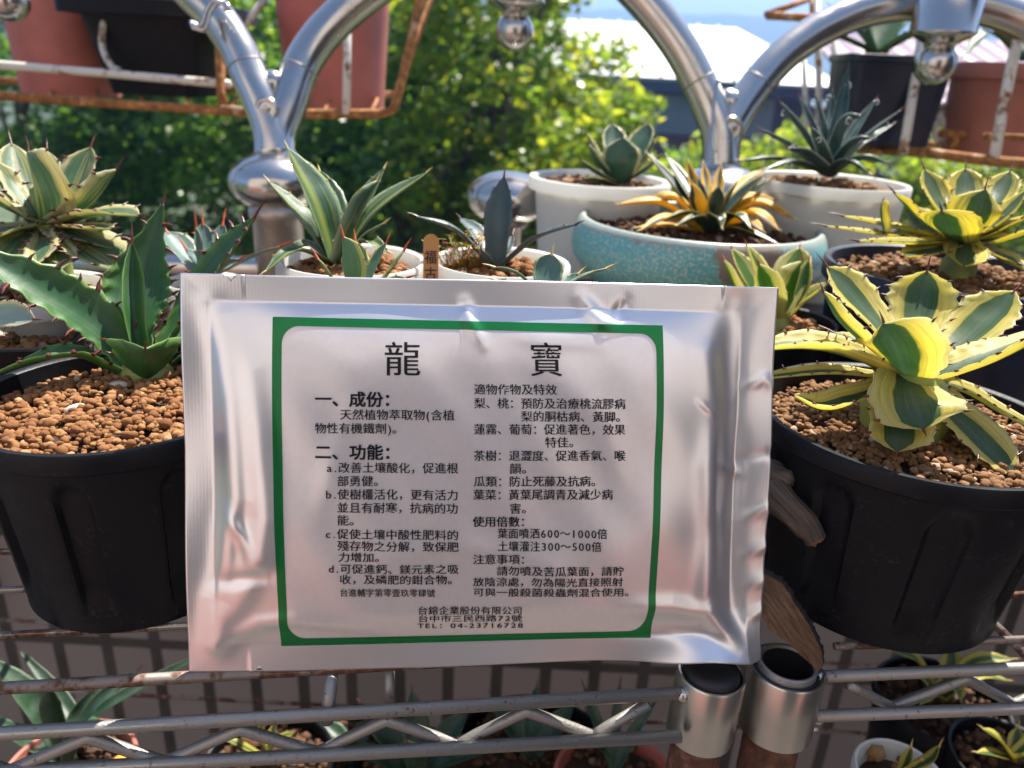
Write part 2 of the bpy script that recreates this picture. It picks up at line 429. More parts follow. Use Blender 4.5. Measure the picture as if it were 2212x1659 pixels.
def pot_mesh(c, rt, rb, h, lip=.006, liph=.012, wall=.003, seg=72, grooves=0, gdepth=.004, gph=0, foot=True, gw=.16):
    mb = MB(); rows = 26
    prof = [(rb*.2, .004), (rb*.86, .004), (rb*.9, 0), (rb, 0), (rb, .004)]
    for i in range(1, rows):
        t = i/rows; z = .004+t*(h-liph-.004)
        prof.append((rb+(rt-lip-rb)*t, z))
    prof += [(rt-lip, h-liph), (rt-.001, h-liph), (rt, h-liph+.001), (rt, h-.0015), (rt-.001, h), (rt-lip+.001, h), (rt-lip-.0005, h-.001),
             (rt-lip-wall, h-.012), (rt-lip-wall-(rt-rb)*.25, h-.03)]
    z0, z1 = .012, h-liph-.006
    def mod(th, r, z):
        if grooves and z0 < z < z1+.0001:
            a = ((th-gph)*grooves/(2*math.pi)) % 1.0; a = min(a, 1-a)*2*math.pi/grooves   # angle from groove centre
            top = z1-.014
            k = a/gw if z < top else math.hypot(a/gw, (z-top)/.014)
            if r > rb*.95 and k < 1 and z > .008: return r-gdepth*min(1, (1-k)*5)*min(1, (z-.008)/.016)
        return r
    if grooves: seg = 288
    if foot and not grooves:
        pass
    mb.lathe(c, prof, seg, 0, mod if grooves else None)
    return mb

# ================================================================== SETTING
# --- ground far below, balcony floor, hill
GZ = -5.0
M['ground'] = simple('grass_and_earth', (.05, .07, .025), .9, 0, .5, .3)
mb = MB(); n = 40
for i in range(n+1):
    for j in range(n+1):
        x = -2500+5000*i/n; y = -2500+5000*j/n
        mb.v.append(Vector((x, y, GZ))); mb.uv.append((0, 0))
mb.f = [(i*(n+1)+j, (i+1)*(n+1)+j, (i+1)*(n+1)+j+1, i*(n+1)+j+1) for i in range(n) for j in range(n)]; mb.mi = [0]*len(mb.f)
tag(mb.build('ground', M['ground']), 'grassy ground far below the balcony', kind='structure')

M['floor'] = simple('pinkish_terrace_tile', (.085, .075, .07), .6, 0, .15, 6)
FLOORZ = CAMZ-1.38
mb = MB(); mb.box((0, -.36, FLOORZ-.1), (6, 2.7, .2)); tag(mb.build('balcony_floor', M['floor'], smooth=False), 'balcony floor', kind='structure')
M['housewall'] = simple('pale_house_plaster', (.58, .525, .49), .8, 0, .06, 3, .2, 60)
mb = MB(); mb.box((-1.7, -1.55, FLOORZ+1.6), (2.6, .16, 3.2)); mb.box((1.9, -1.55, FLOORZ+1.6), (2.2, .16, 3.2)); mb.box((.2, -1.55, FLOORZ+2.75), (1.2, .16, .9))
hw = tag(mb.build('house_wall', M['housewall'], smooth=False), 'pale house wall with a pink tiled dado behind the photographer', 'wall')
M['dado'] = simple('pink_dado_tile', (.42, .20, .175), .4, 0, .12, 5)  # unseen pink band, added so the foil picks up pink
for x_, w_ in ((-1.7, 2.6), (1.9, 2.2)):
    mb = MB(); mb.box((x_, -1.455, FLOORZ+.52), (w_-.004, .03, 1.04)); mb.build('dado', M['dado'], hw, False)
M['dkdoor'] = simple('dark_door_glass', (.03, .035, .04), .12, 0, .1, 3)
mb = MB(); mb.box((.2, -1.58, FLOORZ+1.15), (1.196, .05, 2.296)); mb.build('door', M['dkdoor'], hw, False)  # unseen door, added as a dark shape for the reflections

M['hill'] = simple('forest_hill', (.05, .085, .04), .95, 0, .4, .02)
mb = MB(); nx, ny = 120, 24
for j in range(ny+1):
    for i in range(nx+1):
        x = -1300+2600*i/nx; y = 260+700*j/ny
        env = math.sin(min(1, j/ny*1.6)*math.pi/2)
        h = (52+12*noise.noise(Vector((x*.003, y*.003, 1)))+6*noise.noise(Vector((x*.012, y*.012, 4)))+3*noise.noise(Vector((x*.05, y*.05, 2))))*env
        mb.v.append(Vector((x, y, GZ+h))); mb.uv.append((0, 0))
mb.f = [(j*(nx+1)+i, j*(nx+1)+i+1, (j+1)*(nx+1)+i+1, (j+1)*(nx+1)+i) for j in range(ny) for i in range(nx)]; mb.mi = [0]*len(mb.f)
tag(mb.build('hill', M['hill']), 'wooded hill fading to blue in the haze', kind='structure')

mb = MB(); mb.box((2.0, -.40, FLOORZ+1.25), (.14, 2.4, 2.5)); sw_ = mb.build('side_wall', simple('grey_brown_render', (.16, .145, .135), .85, 0, .15, 4), smooth=False); tag(sw_, 'grey-brown partition wall at the right end of the balcony', 'wall')  # unseen wall, added so foil and steel reflect something dark on the right
# --- parapet wall with upright tiles
m, t, n, b, o = newmat('upright_wall_tiles')
v = texco(t, n, (1, 1, 1)); mp = n.new('ShaderNodeMapping'); mp.inputs['Rotation'].default_value = (R_(90), 0, R_(90)); lk(t, v, mp.inputs[0])
br = n.new('ShaderNodeTexBrick'); br.offset = 0; br.squash = 1
sx = n.new('ShaderNodeSeparateXYZ'); lk(t, v, sx.inputs[0]); cb = n.new('ShaderNodeCombineXYZ'); lk(t, sx.outputs[0], cb.inputs[0]); lk(t, sx.outputs[2], cb.inputs[1])
lk(t, cb.outputs[0], br.inputs['Vector'])
br.inputs['Scale'].default_value = 1; br.inputs['Brick Width'].default_value = .068; br.inputs['Row Height'].default_value = .27
br.inputs['Mortar Size'].default_value = .0085; br.inputs['Mortar Smooth'].default_value = .1
br.inputs['Color1'].default_value = (.23, .217, .20, 1); br.inputs['Color2'].default_value = (.18, .168, .157, 1); br.inputs['Mortar'].default_value = (.012, .011, .011, 1)
f = nz(t, n, v, 14, 5); c = mixc(t, n, mth(t, n, 'MULTIPLY', f, .3), br.outputs[0], (.25, .23, .21)); lk(t, c, b.inputs['Base Color'])
b.inputs['Roughness'].default_value = .4; bump(t, n, b, br.outputs['Fac'], -.8, .006)
M['tilewall'] = m
SHZ = CAMZ-.2607                                 # top of the wire shelf
mb = MB(); mb.box((0, .92, (FLOORZ+SHZ+.02)/2), (6, .14, SHZ+.02-FLOORZ))
pw = tag(mb.build('parapet_wall', M['tilewall'], smooth=False), 'pale upright-tiled parapet wall behind the lower shelf', 'wall')

# --- buildings
M['whiteroof'] = simple('white_metal_roof', (.80, .80, .80), .5, 0, .04, 1)
M['bluewall'] = simple('blue_grey_cladding', (.055, .07, .12), .5, 0, .1, 1)
M['louver'] = simple('pale_blue_louvre', (.30, .36, .44), .5, 0, .05, 2)
M['brownwall'] = simple('plum_brown_wall', (.13, .07, .085), .8, 0, .1, 1)
M['pinkroof'] = simple('pink_corrugated_metal', (.50, .40, .43), .5, 0, .06, 1)
def quadpix(mb, pts, yy): mb.add([PY(x, y, yy) for x, y in pts], [(0, 1, 2, 3)])
BY = 17.0
e0 = PY(900, 140, BY); e1 = PY(1830, 188, BY); ez = (e0.z+e1.z)/2
g0 = PY(1150, 38, BY+4.6); g1 = PY(1650, 64, BY+4.6); gz = (g0.z+g1.z)/2
bt = thing('long_building', (e1.x-3, BY, GZ), 'long building with a glaring white metal roof beyond the trees', 'building')
mb = MB(); xa, xb = e0.x-2, e1.x; y0 = BY; y1 = BY+9.2
rr = [(xa, y0, ez), (xb, y0, ez), (xb-1.3, y0+4.6, gz), (xa, y0+4.6, gz), (xb, y1, ez), (xa, y1, ez)]
mb.add(rr, [(0, 1, 2, 3), (1, 4, 2), (3, 2, 4, 5)]); mb.add([(x, y, z-.06) for x, y, z in rr], [(3, 2, 1, 0), (2, 4, 1), (5, 4, 2, 3)])
rf = mb.build('roof', M['whiteroof'], bt, False)
mb = MB()
k = 0
while xa+k*.5 < xb-1.4:
    x = xa+k*.5; mb.tube([(x, y0, ez+.03), (x, y0+4.6, gz+.03)], .025, 6); k += 1
mb.build('seam', M['whiteroof'], rf)
mb = MB(); mb.box(((xa+xb)/2, y0+.06, ez-.17), (xb-xa+.1, .1, .22)); mb.build('fascia', M['bluewall'], bt, False)
mb = MB(); mb.box(((xa+xb)/2-.2, y0+4.8, (ez-.3+GZ)/2), (xb-xa-.6, 8.6, ez-.3-GZ)); wl = mb.build('wall', M['bluewall'], bt, False)
mb = MB(); mb.box(((xa+xb)/2-.2, y0+.46, (ez-1.15+GZ)/2), (xb-xa-.56, .08, ez-1.15-GZ)); mb.build('lower_wall', M['brownwall'], bt, False)
for i in range(7):
    x = xb-1.9-i*1.55
    mb = MB()
    for q in range(9): mb.box((x, y0+.44, ez-.36-q*.088), (1.25, .05, .07), Matrix.Rotation(.5, 3, 'X'))
    mb.build('louvre_window', M['louver'], bt, False)
# right neighbour with pink corrugated roof
CYB = 12.0
c0 = PY(1905, 232, CYB); c1 = PY(2700, 262, CYB)
rt = thing('small_building', (c0.x+2, CYB+2, GZ), 'low building with pink corrugated roof behind the terracotta pot', 'building')
mb = MB(); nn = 160; vs = []; 
for i in range(nn+1):
    x = c0.x+(c1.x-c0.x)*i/nn; dz = .025*math.sin(i*1.9)
    vs += [(x, CYB, c0.z+dz), (x-.25, CYB+3.4, c0.z+1.15+dz)]
mb.add(vs, [(2*i, 2*i+2, 2*i+3, 2*i+1) for i in range(nn)]); mb.add([(a, b_, c_-.05) for a, b_, c_ in vs], [(2*i+1, 2*i+3, 2*i+2, 2*i) for i in range(nn)])
mb.build('roof', M['pinkroof'], rt, False)
mb = MB(); mb.box(((c0.x+c1.x)/2, CYB+1.9, (c0.z-.1+GZ)/2), (c1.x-c0.x-.3, 3.2, c0.z-.1-GZ)); mb.build('wall', M['brownwall'], rt, False)
M['glass'] = simple('dark_window_glass', (.03, .06, .07), .08, 0, .1, 2)
for i in range(5):
    x = c0.x+.75+i*1.25
    mb = MB(); mb.box((x, CYB+.28, c0.z-.55), (.95, .06, .75)); f_ = mb.build('window', M['glass'], rt, False)
    mb = MB()
    for sx_ in (-.5, 0, .5): mb.box((x+sx_*.95, CYB+.245, c0.z-.55), (.05, .06, .79))
    for sz_ in (-.5, .5): mb.box((x, CYB+.25, c0.z-.55+sz_*.75), (1.0, .05, .05))
    mb.build('window_frame', M['louver'], f_, False)

# --- trees
def tree_leaf_mat(name, a, b2, c, tr=.45):
    m, t, n, b, o = newmat(name)
    r = ramp(n, [(0, a), (.55, b2), (1, c)]); lk(t, island(n), r.inputs[0]); lk(t, r.outputs[0], b.inputs['Base Color'])
    b.inputs['Roughness'].default_value = .38; b.inputs['Specular IOR Level'].default_value = .6
    x = n.new('ShaderNodeBsdfTranslucent')
    hs = n.new('ShaderNodeHueSaturation'); hs.inputs['Hue'].default_value = .475; hs.inputs['Value'].default_value = 2.5; lk(t, r.outputs[0], hs.inputs['Color'])
    lk(t, hs.outputs[0], x.inputs[0]); mx = n.new('ShaderNodeMixShader'); mx.inputs[0].default_value = tr
    lk(t, b.outputs[0], mx.inputs[1]); lk(t, x.outputs[0], mx.inputs[2]); lk(t, mx.outputs[0], o.inputs[0])
    return m
M['lf_dark'] = tree_leaf_mat('dark_tree_leaf', (.028, .085, .014), (.05, .14, .018), (.09, .19, .022), .44)
M['lf_yel'] = tree_leaf_mat('sunlit_tree_leaf', (.06, .13, .010), (.12, .21, .012), (.24, .26, .015), .52)  # brighter, yellower copy: sunlight put into the leaf colour
M['lf_mid'] = tree_leaf_mat('mid_tree_leaf', (.045, .12, .014), (.08, .19, .02), (.14, .24, .02), .48)
M['barkm'] = simple('tree_bark', (.13, .10, .075), .9, 0, .3, 6, .5, 30, .01)
def tree(name, label, cat, base, crown, rad, ncl, per, lsize, mat, clr=.42, group=None, flat=.8, trunk=.12):
    base = Vector(base); crown = Vector(crown)
    root = thing(name, base, label, cat, group)
    mb = MB()
    top = crown+Vector((0, 0, rad[2]*.3))
    mid = base.lerp(crown, .55)+Vector((random.uniform(-.2, .2), random.uniform(-.2, .2), 0))
    mb.tube(catmull([base, mid, top], 10), [trunk*(1-.75*i/10) for i in range(11)], 10)
    cs = []
    while len(cs) < ncl:
        d = Vector((random.gauss(0, 1), random.gauss(0, 1), random.gauss(0, 1))).normalized()
        rr = random.uniform(.35, 1)**.6
        p = crown+Vector((d.x*rad[0], d.y*rad[1], d.z*rad[2]))*rr*(1+.22*noise.noise(d*2.1+crown))
        cs.append(p)
    for p in cs[:28]:
        s = mid.lerp(top, random.uniform(.1, .9)); mb.tube(catmull([s, s.lerp(p, .5)+UP*.15, p], 5), [trunk*.32*(1-.85*i/5) for i in range(6)], 6)
    mb.build('trunk', M['barkm'], root)
    N = ncl*per
    C = np.repeat(np.array([c[:] for c in cs]), per, 0)
    scl = np.repeat(rng.uniform(.65, 1.25, ncl), per)
    off = rng.normal(size=(N, 3)); off /= np.linalg.norm(off, axis=1)[:, None]; off *= (rng.random(N)**.45*clr*scl)[:, None]; off[:, 2] *= flat*.75
    C = C+off
    a = rng.normal(size=(N, 3)); a[:, 2] *= .5; a /= np.linalg.norm(a, axis=1)[:, None]
    nn = rng.normal(size=(N, 3)); nn[:, 2] += 1.0; b_ = np.cross(a, nn); b_ /= np.linalg.norm(b_, axis=1)[:, None]
    s = (lsize*rng.uniform(.6, 1.3, N))[:, None]
    nrm = np.cross(a, b_)
    V = np.stack([C-a*s*.55, C+b_*s*.3+nrm*s*.06, C+a*s*.6-nrm*s*.1, C-b_*s*.3+nrm*s*.06], 1).reshape(-1, 3)-np.array(base[:])
    me = bpy.data.meshes.new('crown'); me.vertices.add(4*N); me.vertices.foreach_set('co', V.astype(np.float32).ravel())
    me.loops.add(4*N); me.loops.foreach_set('vertex_index', np.arange(4*N, dtype=np.int32))
    me.polygons.add(N); me.polygons.foreach_set('loop_start', np.arange(0, 4*N, 4, dtype=np.int32)); me.polygons.foreach_set('loop_total', np.full(N, 4, dtype=np.int32))
    me.materials.append(mat); me.update(calc_edges=True); me.validate()
    o = bpy.data.objects.new('crown', me); COL.objects.link(o); o.parent = root
    return root
def at(x, y, Y): return PY(x, y, Y)
G = 'trees beyond the balcony'
def T(nm, lb, x, y, Y, rad, ncl, per, ls, mat, **k):
    c = at(x, y, Y); tree(nm, lb, 'tree', (c.x, c.y+.2, GZ), c, rad, ncl, per, ls, mat, group=G, **k)
T('broadleaf_tree', 'dark green leafy tree filling the far left behind the red pot', 60, 330, 7.2, (1.9, 1.4, 2.3), 120, 130, .10, M['lf_dark'])
T('broadleaf_tree', 'dark green leafy tree right behind the left steel baluster', 560, 330, 7.6, (1.5, 1.4, 2.4), 115, 130, .10, M['lf_mid'])
T('broadleaf_tree', 'shaded dark tree behind the striped agave, left of the bright tree', 900, 400, 7.0, (1.3, 1.3, 1.9), 95, 130, .095, M['lf_dark'])
T('bright_tree', 'sunlit yellow-green tree behind the hanging steel ball', 1085, 180, 6.2, (.90, 1.0, 1.45), 105, 120, .075, M['lf_yel'], clr=.30)
T('bright_tree', 'lower sunlit yellow-green tree behind the white agave pot', 1215, 470, 5.6, (.70, .9, .95), 75, 120, .07, M['lf_yel'], clr=.28)
T('bright_tree', 'small feathery green tree under the white roof, between the steel arms', 1492, 385, 8.5, (.22, .4, .35), 14, 90, .07, M['lf_mid'], clr=.25)
T('low_tree', 'low bright green treetop behind the thread-leaved agave', 1720, 390, 7.0, (.85, .8, .5), 50, 110, .075, M['lf_yel'], clr=.28)
T('low_tree', 'low bright green treetop under the right-hand rusty rack', 2150, 430, 7.4, (1.1, .8, .55), 55, 110, .08, M['lf_yel'], clr=.28)
T('broadleaf_tree', 'tall dark tree at the back between the baluster and the bright tree', 760, 60, 11.0, (2.4, 1.5, 2.2), 110, 130, .14, M['lf_dark'], clr=.6)
T('broadleaf_tree', 'tall dark tree at the back of the left corner', 130, 60, 11.5, (2.8, 1.5, 2.4), 110, 130, .14, M['lf_dark'], clr=.6)

# ================================================================== RAILING
RD = .84
def rl(x, y, d=RD): return P(x, y, d)
rail = thing('steel_railing', P(592, 470, RD)-UP*.3, 'polished stainless balcony railing with arched double tubes, balls and round knobs', 'railing')
TR = .0192
def arc(pts, d0, d1, r=TR, n=26):
    q = [rl(x, y, d0+(d1-d0)*i/(len(pts)-1)) for i, (x, y) in enumerate(pts)]
    return catmull(q, n), r
V1D, V2D = .80, .86
for pts, a, b_ in (([(591, 345), (588, 290), (567, 228), (541, 170), (513, 104), (470, 40), (425, -5), (330, -90), (190, -135), (50, -130), (-110, -105), (-250, -20), (-330, 90), (-385, 210), (-400, 330)], V1D, V1D),
                   ([(596, 345), (600, 290), (622, 228), (642, 165), (664, 120), (705, 65), (775, 0), (870, -62), (990, -110), (1110, -118)], V1D, .83),
                   ([(1110, -118), (1230, -105), (1320, -65), (1380, -10), (1431, 50), (1472, 108), (1503, 165), (1530, 222), (1552, 290), (1555, 375)], .83, V2D),
                   ([(1558, 375), (1564, 300), (1588, 250), (1618, 205), (1660, 152), (1706, 108), (1775, 62), (1870, 22), (1985, 5), (2090, 9), (2200, 42), (2310, 105), (2400, 180), (2465, 260), (2500, 340), (2505, 420)], V2D, .92)):
    p, r = arc(pts, a, b_, n=4*len(pts)+2); mb = MB(); mb.tube(p, r, 32); tu_ = mb.build('arch_tube', M['steel'], rail)
    for k in (15,) if pts[0][1] > 300 else (29,):
        mb = MB(); tg_ = (p[k+1]-p[k]).normalized(); mb.tube([p[k]-tg_*.0007, p[k]+tg_*.0007], r+.0004, 32); mb.build('weld_seam', M['weld'], tu_)
def knob(c, rx, rz, parent, name='knob'):
    mb = MB(); mb.lathe(c, [(max(1e-5, rx*math.sin(math.pi*i/24)), -rz*math.cos(math.pi*i/24)) for i in range(25)], 40)
    return mb.build(name, M['steel'], parent)
def px(v, d): return v*d/F
def baluster(x, ytop, d, vx, vy, parent):
    # saddle where the two tubes meet, neck, ring, squashed knob, post
    c = rl(vx, vy+16, d+.006); knob(c, px(30, d), px(32, d), parent, 'saddle')
    top = rl(x, ytop, d); mb = MB()
    mb.lathe(top, [(px(40, d), px(4, d)), (px(43, d), 0), (px(46, d), -px(5, d)), (px(46, d), -px(10, d)), (px(44, d), -px(14, d)), (px(40, d), -px(16, d))], 36)
    mb.build('neck_ring', M['steel'], parent)
    mb = MB(); q = rl(vx-2, vy+66, d)-Vector((0, px(37, d), 0))
    mb.lathe(q, [(px(24, d), 0), (px(25, d), px(3, d)), (px(18, d), px(7, d)), (px(16, d), px(4, d)), (px(8, d), px(7, d)), (.0001, px(9, d))], 24, axis=Vector((0, -1, .1)))
    mb.build('rosette', M['steel'], parent)
    kc = rl(x-1, ytop+68, d); knob(kc, px(97, d), px(64, d), parent, 'knob')
    mb = MB(); pc = rl(x+4, ytop+132, d)
    mb.lathe(pc, [(px(46, d), px(20, d)), (px(60, d), px(6, d)), (px(60, d), -px(10, d)), (px(53, d), -px(18, d)), (px(53, d), -.55)], 36)
    mb.build('post', M['stone_post'], parent)
baluster(595, 325, V1D, 590, 168, rail)
baluster(1557, 355, V2D, 1572, 208, rail)
baluster(2507, 400, .92, 2515, 250, rail)
baluster(-402, 310, V1D, -396, 150, rail)
def pendant(x, y, d, r, ytop, cw, parent, straight=False):
    c = rl(x, y, d); knob(c, px(r, d), px(r, d), parent, 'ball')
    mb = MB(); h = px(y-ytop, d)
    prof = [(px(cw, d), px(4.2*r, d)), (px(cw, d), px(1.5*r, d)), (px(cw*1.03, d), px(1.47*r, d)), (px(cw*1.03, d), px(1.40*r, d)), (px(cw*.86, d), px(1.22*r, d)), (px(cw*.60, d), px(1.0*r, d)), (px(r*.74, d), px(.92*r, d)), (px(r*.70, d), px(.6*r, d))]
    mb.lathe(c, prof, 36); mb.build('ball_holder', M['steel'], parent)
pendant(1112, 68, .83, 41, -30, 60, rail)
pendant(2020, 138, .875, 43, 30, 66, rail)
pendant(18, 2, .80, 42, -95, 60, rail)
# lower rail with the middle knob
mb = MB(); mb.tube([rl(-150, 560, .80), rl(590, 580, .82), rl(1150, 598, .84), rl(2900, 680, .95)], .013, 14); mb.build('lower_rail', M['steel'], rail)
kc = rl(1097, 427, .83); knob(kc, px(90, .83), px(57, .83), rail, 'knob')
mb = MB(); mb.lathe(rl(1097, 480, .83), [(px(30, .83), px(20, .83)), (px(44, .83), 0), (px(40, .83), -px(8, .83)), (px(30, .83), -px(12, .83)), (px(30, .83), -.5)], 30); mb.build('post', M['stone_post'], rail)
# wire tied round the left tube, and the wire end at the right saddle
for pts, nm, lb in (([(412, 45), (420, 62), (436, 52), (446, 22), (462, 2), (482, 8), (488, 22)], 'wire_tie', 'twisted wire loop tied around the left steel arm'),
                ([(1552, 172), (1545, 200), (1541, 235), (1540, 300), (1545, 330)], 'wire_tie', 'thin straight wire hanging beside the right steel saddle')):
    mb = MB(); mb.tube(catmull([rl(x, y, .765 if x < 600 else .815) for x, y in pts], 20), .0022, 8)
    if x and nm and pts[0][0] < 600:
        mb.tube(catmull([rl(x+8, y+6+5*math.sin(x), .765) for x, y in pts], 20), .0022, 8)
    tag(mb.build(nm, M['steel']), lb, 'wire')

# ================================================================== HANGING RACKS AND THEIR POTS
def bar(mb, a, b_, r, seg=8): mb.tube([a, b_], r, seg)
KD = .98
rk = thing('pot_rack', P(450, 240, KD), 'rusty white hanging rack outside the railing at upper left, holding three pots', 'rack')
def kp(x, y, dd=0): return P(x, y, KD+dd)
mb = MB()
mb.tube(catmull([kp(-250, 190), kp(0, 207), kp(220, 222), kp(430, 236), kp(560, 246)], 14), .0058, 10)
mb.tube([kp(480, 238, -.015), kp(640, 246, -.015), kp(820, 246, -.015), kp(850, 236, -.015), kp(860, 205, -.015), kp(885, 100, -.015), kp(915, -30, -.015), kp(960, -220, -.015)], .0058, 10)
mb.tube([kp(-250, 165, .22), kp(860, 205, .22), kp(1000, -200, .22)], .0055, 10)
for x in (-60, 100, 200, 300, 400, 500, 600, 700, 800): mb.tube([kp(x, 214+x*.04, -.005), kp(x+20, 180+x*.03, .22)], .0028, 8)
mb.build('bottom_rail', M['rackrust'], rk)
mb = MB(); mb.tube([kp(-250, 118, -.004), kp(0, 140, -.004), kp(250, 160, -.004), kp(440, 177, -.004), kp(500, 182, -.004)], .0052, 10); mb.build('side_rail', M['rackpaint'], rk); mb = MB()
mb.tube(catmull([kp(540, -20, .10), kp(580, -70, .1), kp(660, -120, .1)], 8), .004, 8); mb.build('scroll', M['rackpaint'], rk); mb = MB(); mb.tube([kp(505, 90, .1), kp(590, -30, .1)], .005, 8)
mb.build('side_rail', M['rackpaint'], rk)
mb = MB(); mb.tube([kp(474, -120, -.008), kp(474, 100, -.008), kp(478, 200, -.008), kp(486, 246, -.008)], .0058, 10); mb.build('upright', M['rackrust'], rk)
mb = MB(); mb.tube([kp(752, -60, -.018), kp(750, 100, -.018), kp(748, 248, -.018)], .005, 10); mb.build('upright', M['rackpaint'], rk)
mb = MB(); mb.tube(catmull([kp(290, -15, .02), kp(240, 10, .02), kp(222, 60, .02), kp(222, 105, .02), kp(240, 142, .02), kp(258, 152, .02)], 18), .0042, 10); mb.build('scroll', M['rackpaint'], rk)

def lathe_pot(name, x0, x1, ytop, xb0, xb1, ybot, d, mat, lip=.5, label=None, cat='flower pot', dd=0):
    cx = (x0+x1)/2; top = P(cx, ytop, d); bot = P((xb0+xb1)/2, ybot, d); rt_ = px((x1-x0)/2, d); rb_ = px((xb1-xb0)/2, d)
    c = Vector((top.x*.5+bot.x*.5, top.y, bot.z)); h = top.z-bot.z
    return c, rt_, rb_, h
# red pots on the left rack
for (x0, x1, yt, b0, b1, yb, d, lb) in ((-25, 222, -90, 8, 212, 208, 1.08, 'tall dusty red plastic pot at the far left of the upper left rack'),
                                    (570, 836, -90, 604, 820, 236, 1.09, 'dusty red plastic pot behind the steel V, right end of the left rack')):
    c, rt_, rb_, h = lathe_pot('p', x0, x1, yt, b0, b1, yb, d, M['redpot'])
    th_ = thing('flower_pot', c, lb, 'flower pot', 'red pots on the left rack')
    pot_mesh(c, rt_, rb_, h, .004, .02).build('pot', M['redpot'], th_, auto=40)
    pebbles((c.x, c.y, c.z+h-.02), rt_-.008, .004, M['peb2'], th_, 1, .6)
# black square pot on the left rack
def square_pot(c, wt, wb, h, rim=.006, rimh=.018, rot=0):
    mb = MB(); lv = []
    def ring(wd, z):
        r = wd*.12; out = []
        for sx_, sy_, a0 in ((1, 1, 0), (-1, 1, 90), (-1, -1, 180), (1, -1, 270)):
            for k in range(5):
                a = R_(a0+k*22.5); out.append(Vector((sx_*(wd/2-r)+r*math.cos(a), sy_*(wd/2-r)+r*math.sin(a), z)))
        return out
    rows = [(wb*.3, 0.001), (wb, 0), (wb*1.0, .003), (wt-2*rim, h-rimh), (wt, h-rimh+.001), (wt, h-.001), (wt-.002, h), (wt-2*rim, h), (wt-2*rim-.004, h-.03)]
    vs = []
    for wd, z in rows: vs += [Vector(c)+Matrix.Rotation(rot, 3, 'Z') @ p for p in ring(wd, z)]
    fs = []
    for i in range(len(rows)-1):
        for k in range(20): fs.append((i*20+k, i*20+(k+1) % 20, (i+1)*20+(k+1) % 20, (i+1)*20+k))
    fs.append(tuple(range(19, -1, -1)))
    mb.add(vs, fs); return mb
c = P(372, 204, 1.10); top = P(364, 12, 1.09)
sp_ = thing('square_pot', c, 'black square plastic pot with a rim, between the two red pots', 'flower pot')
square_pot(c, px(318, 1.06), px(184, 1.08), top.z-c.z, .021, .020, R_(-3)).build('pot', M['blackpot'], sp_, auto=40)
pebbles((c.x, c.y, top.z-.012), px(115, 1.08), .005, M['peb2'], sp_, 1, .6)

# right rack
rk2 = thing('pot_rack', P(2000, 330, .98), 'rusty white hanging rack outside the railing at upper right, with a curled scroll', 'rack')
def k2(x, y, dd=0): return P(x, y, .97+dd)
mb = MB(); mb.tube([k2(1856, 322, .14), k2(2000, 330, .0), k2(2140, 348, -.03), k2(2420, 368, -.05)], .0062, 10)
mb.tube([k2(1840, 300, .25), k2(2100, 318, .25), k2(2420, 330, .25)], .005, 8); mb.tube([k2(1856, 322, .14), k2(1840, 300, .25)], .005, 8)
for x in (1900, 1990, 2060, 2240, 2330): mb.tube([k2(x, 328+(x-1856)*.07, .02), k2(x-10, 306+(x-1856)*.05, .25)], .003, 8)
mb.build('bottom_rail', M['rackrust'], rk2)
for pts, dd, r in (([(1951, 332), (1966, 240), (1984, 130), (2005, -30)], .0, .0058), ([(2146, 352), (2165, 240), (2192, 110), (2225, -40)], -.03, .0064),
                   ([(1742, 300), (1738, 180), (1736, 100)], .16, .0036), ([(1770, 310), (1768, 150), (1765, -20)], .15, .0048), ([(1806, 310), (1803, 150), (1800, 40)], .14, .0045)):
    mb = MB(); mb.tube([k2(x, y, dd) for x, y in pts], r, 10); mb.build('upright', M['rackpaint'], rk2)
mb = MB(); mb.tube(catmull([k2(2030, 318, .1), k2(2022, 290, .1), k2(2016, 262, .1)], 6), .0045, 8)
mb.tube(catmull([k2(2040, 318, .1), k2(2046, 282, .1), k2(2035, 262, .1), k2(2028, 240, .1), k2(2040, 228, .1), k2(2062, 232, .1), k2(2072, 262, .1), k2(2066, 300, .1), k2(2046, 318, .1)], 24), .0052, 10)
mb.tube(catmull([k2(2076, 320, .1), k2(2078, 270, .1), k2(2072, 225, .1), k2(2080, 180, .1)], 12), .005, 10); mb.build('scroll', M['rackpaint'], rk2)
mb = MB(); mb.tube([k2(2030, 288, .06), k2(2090, 292, .06)], .005, 8); mb.tube([k2(2062, 290, .06), k2(2062, 325, .06)], .005, 8); mb.build('side_rail', M['rackrust'], rk2); mb = MB()
mb.tube([k2(2126, 294, -.02), k2(2330, 302, -.03)], .0042, 8); mb.build('side_rail', M['rackrust'], rk2)
mb = MB(); mb.tube([P(1656, 33, 1.15), P(1735, 38, 1.15), P(1900, 45, 1.15)], .006, 8); mb.tube([P(1656, 31, 1.15), P(1770, -10, 1.25)], .005, 8); mb.tube([P(1756, -20, 1.2), P(1756, 36, 1.15)], .005, 8)
tag(mb.build('rack_shelf', M['rackrust']), 'corner of a rusty rack shelf at the top edge, left of the right arch', 'rack')

L_plain = leaf_mat('plain_green_agave', [(0, (.045, .115, .055)), (.6, (.05, .13, .06)), (1, (.11, .20, .08))], 0, .15, .22, .40, .35, (.16, .25, .18))
L_far = leaf_mat('far_green_agave', [(0, (.05, .13, .06)), (1, (.09, .19, .08))], 0, .2, .35, .42, .2)
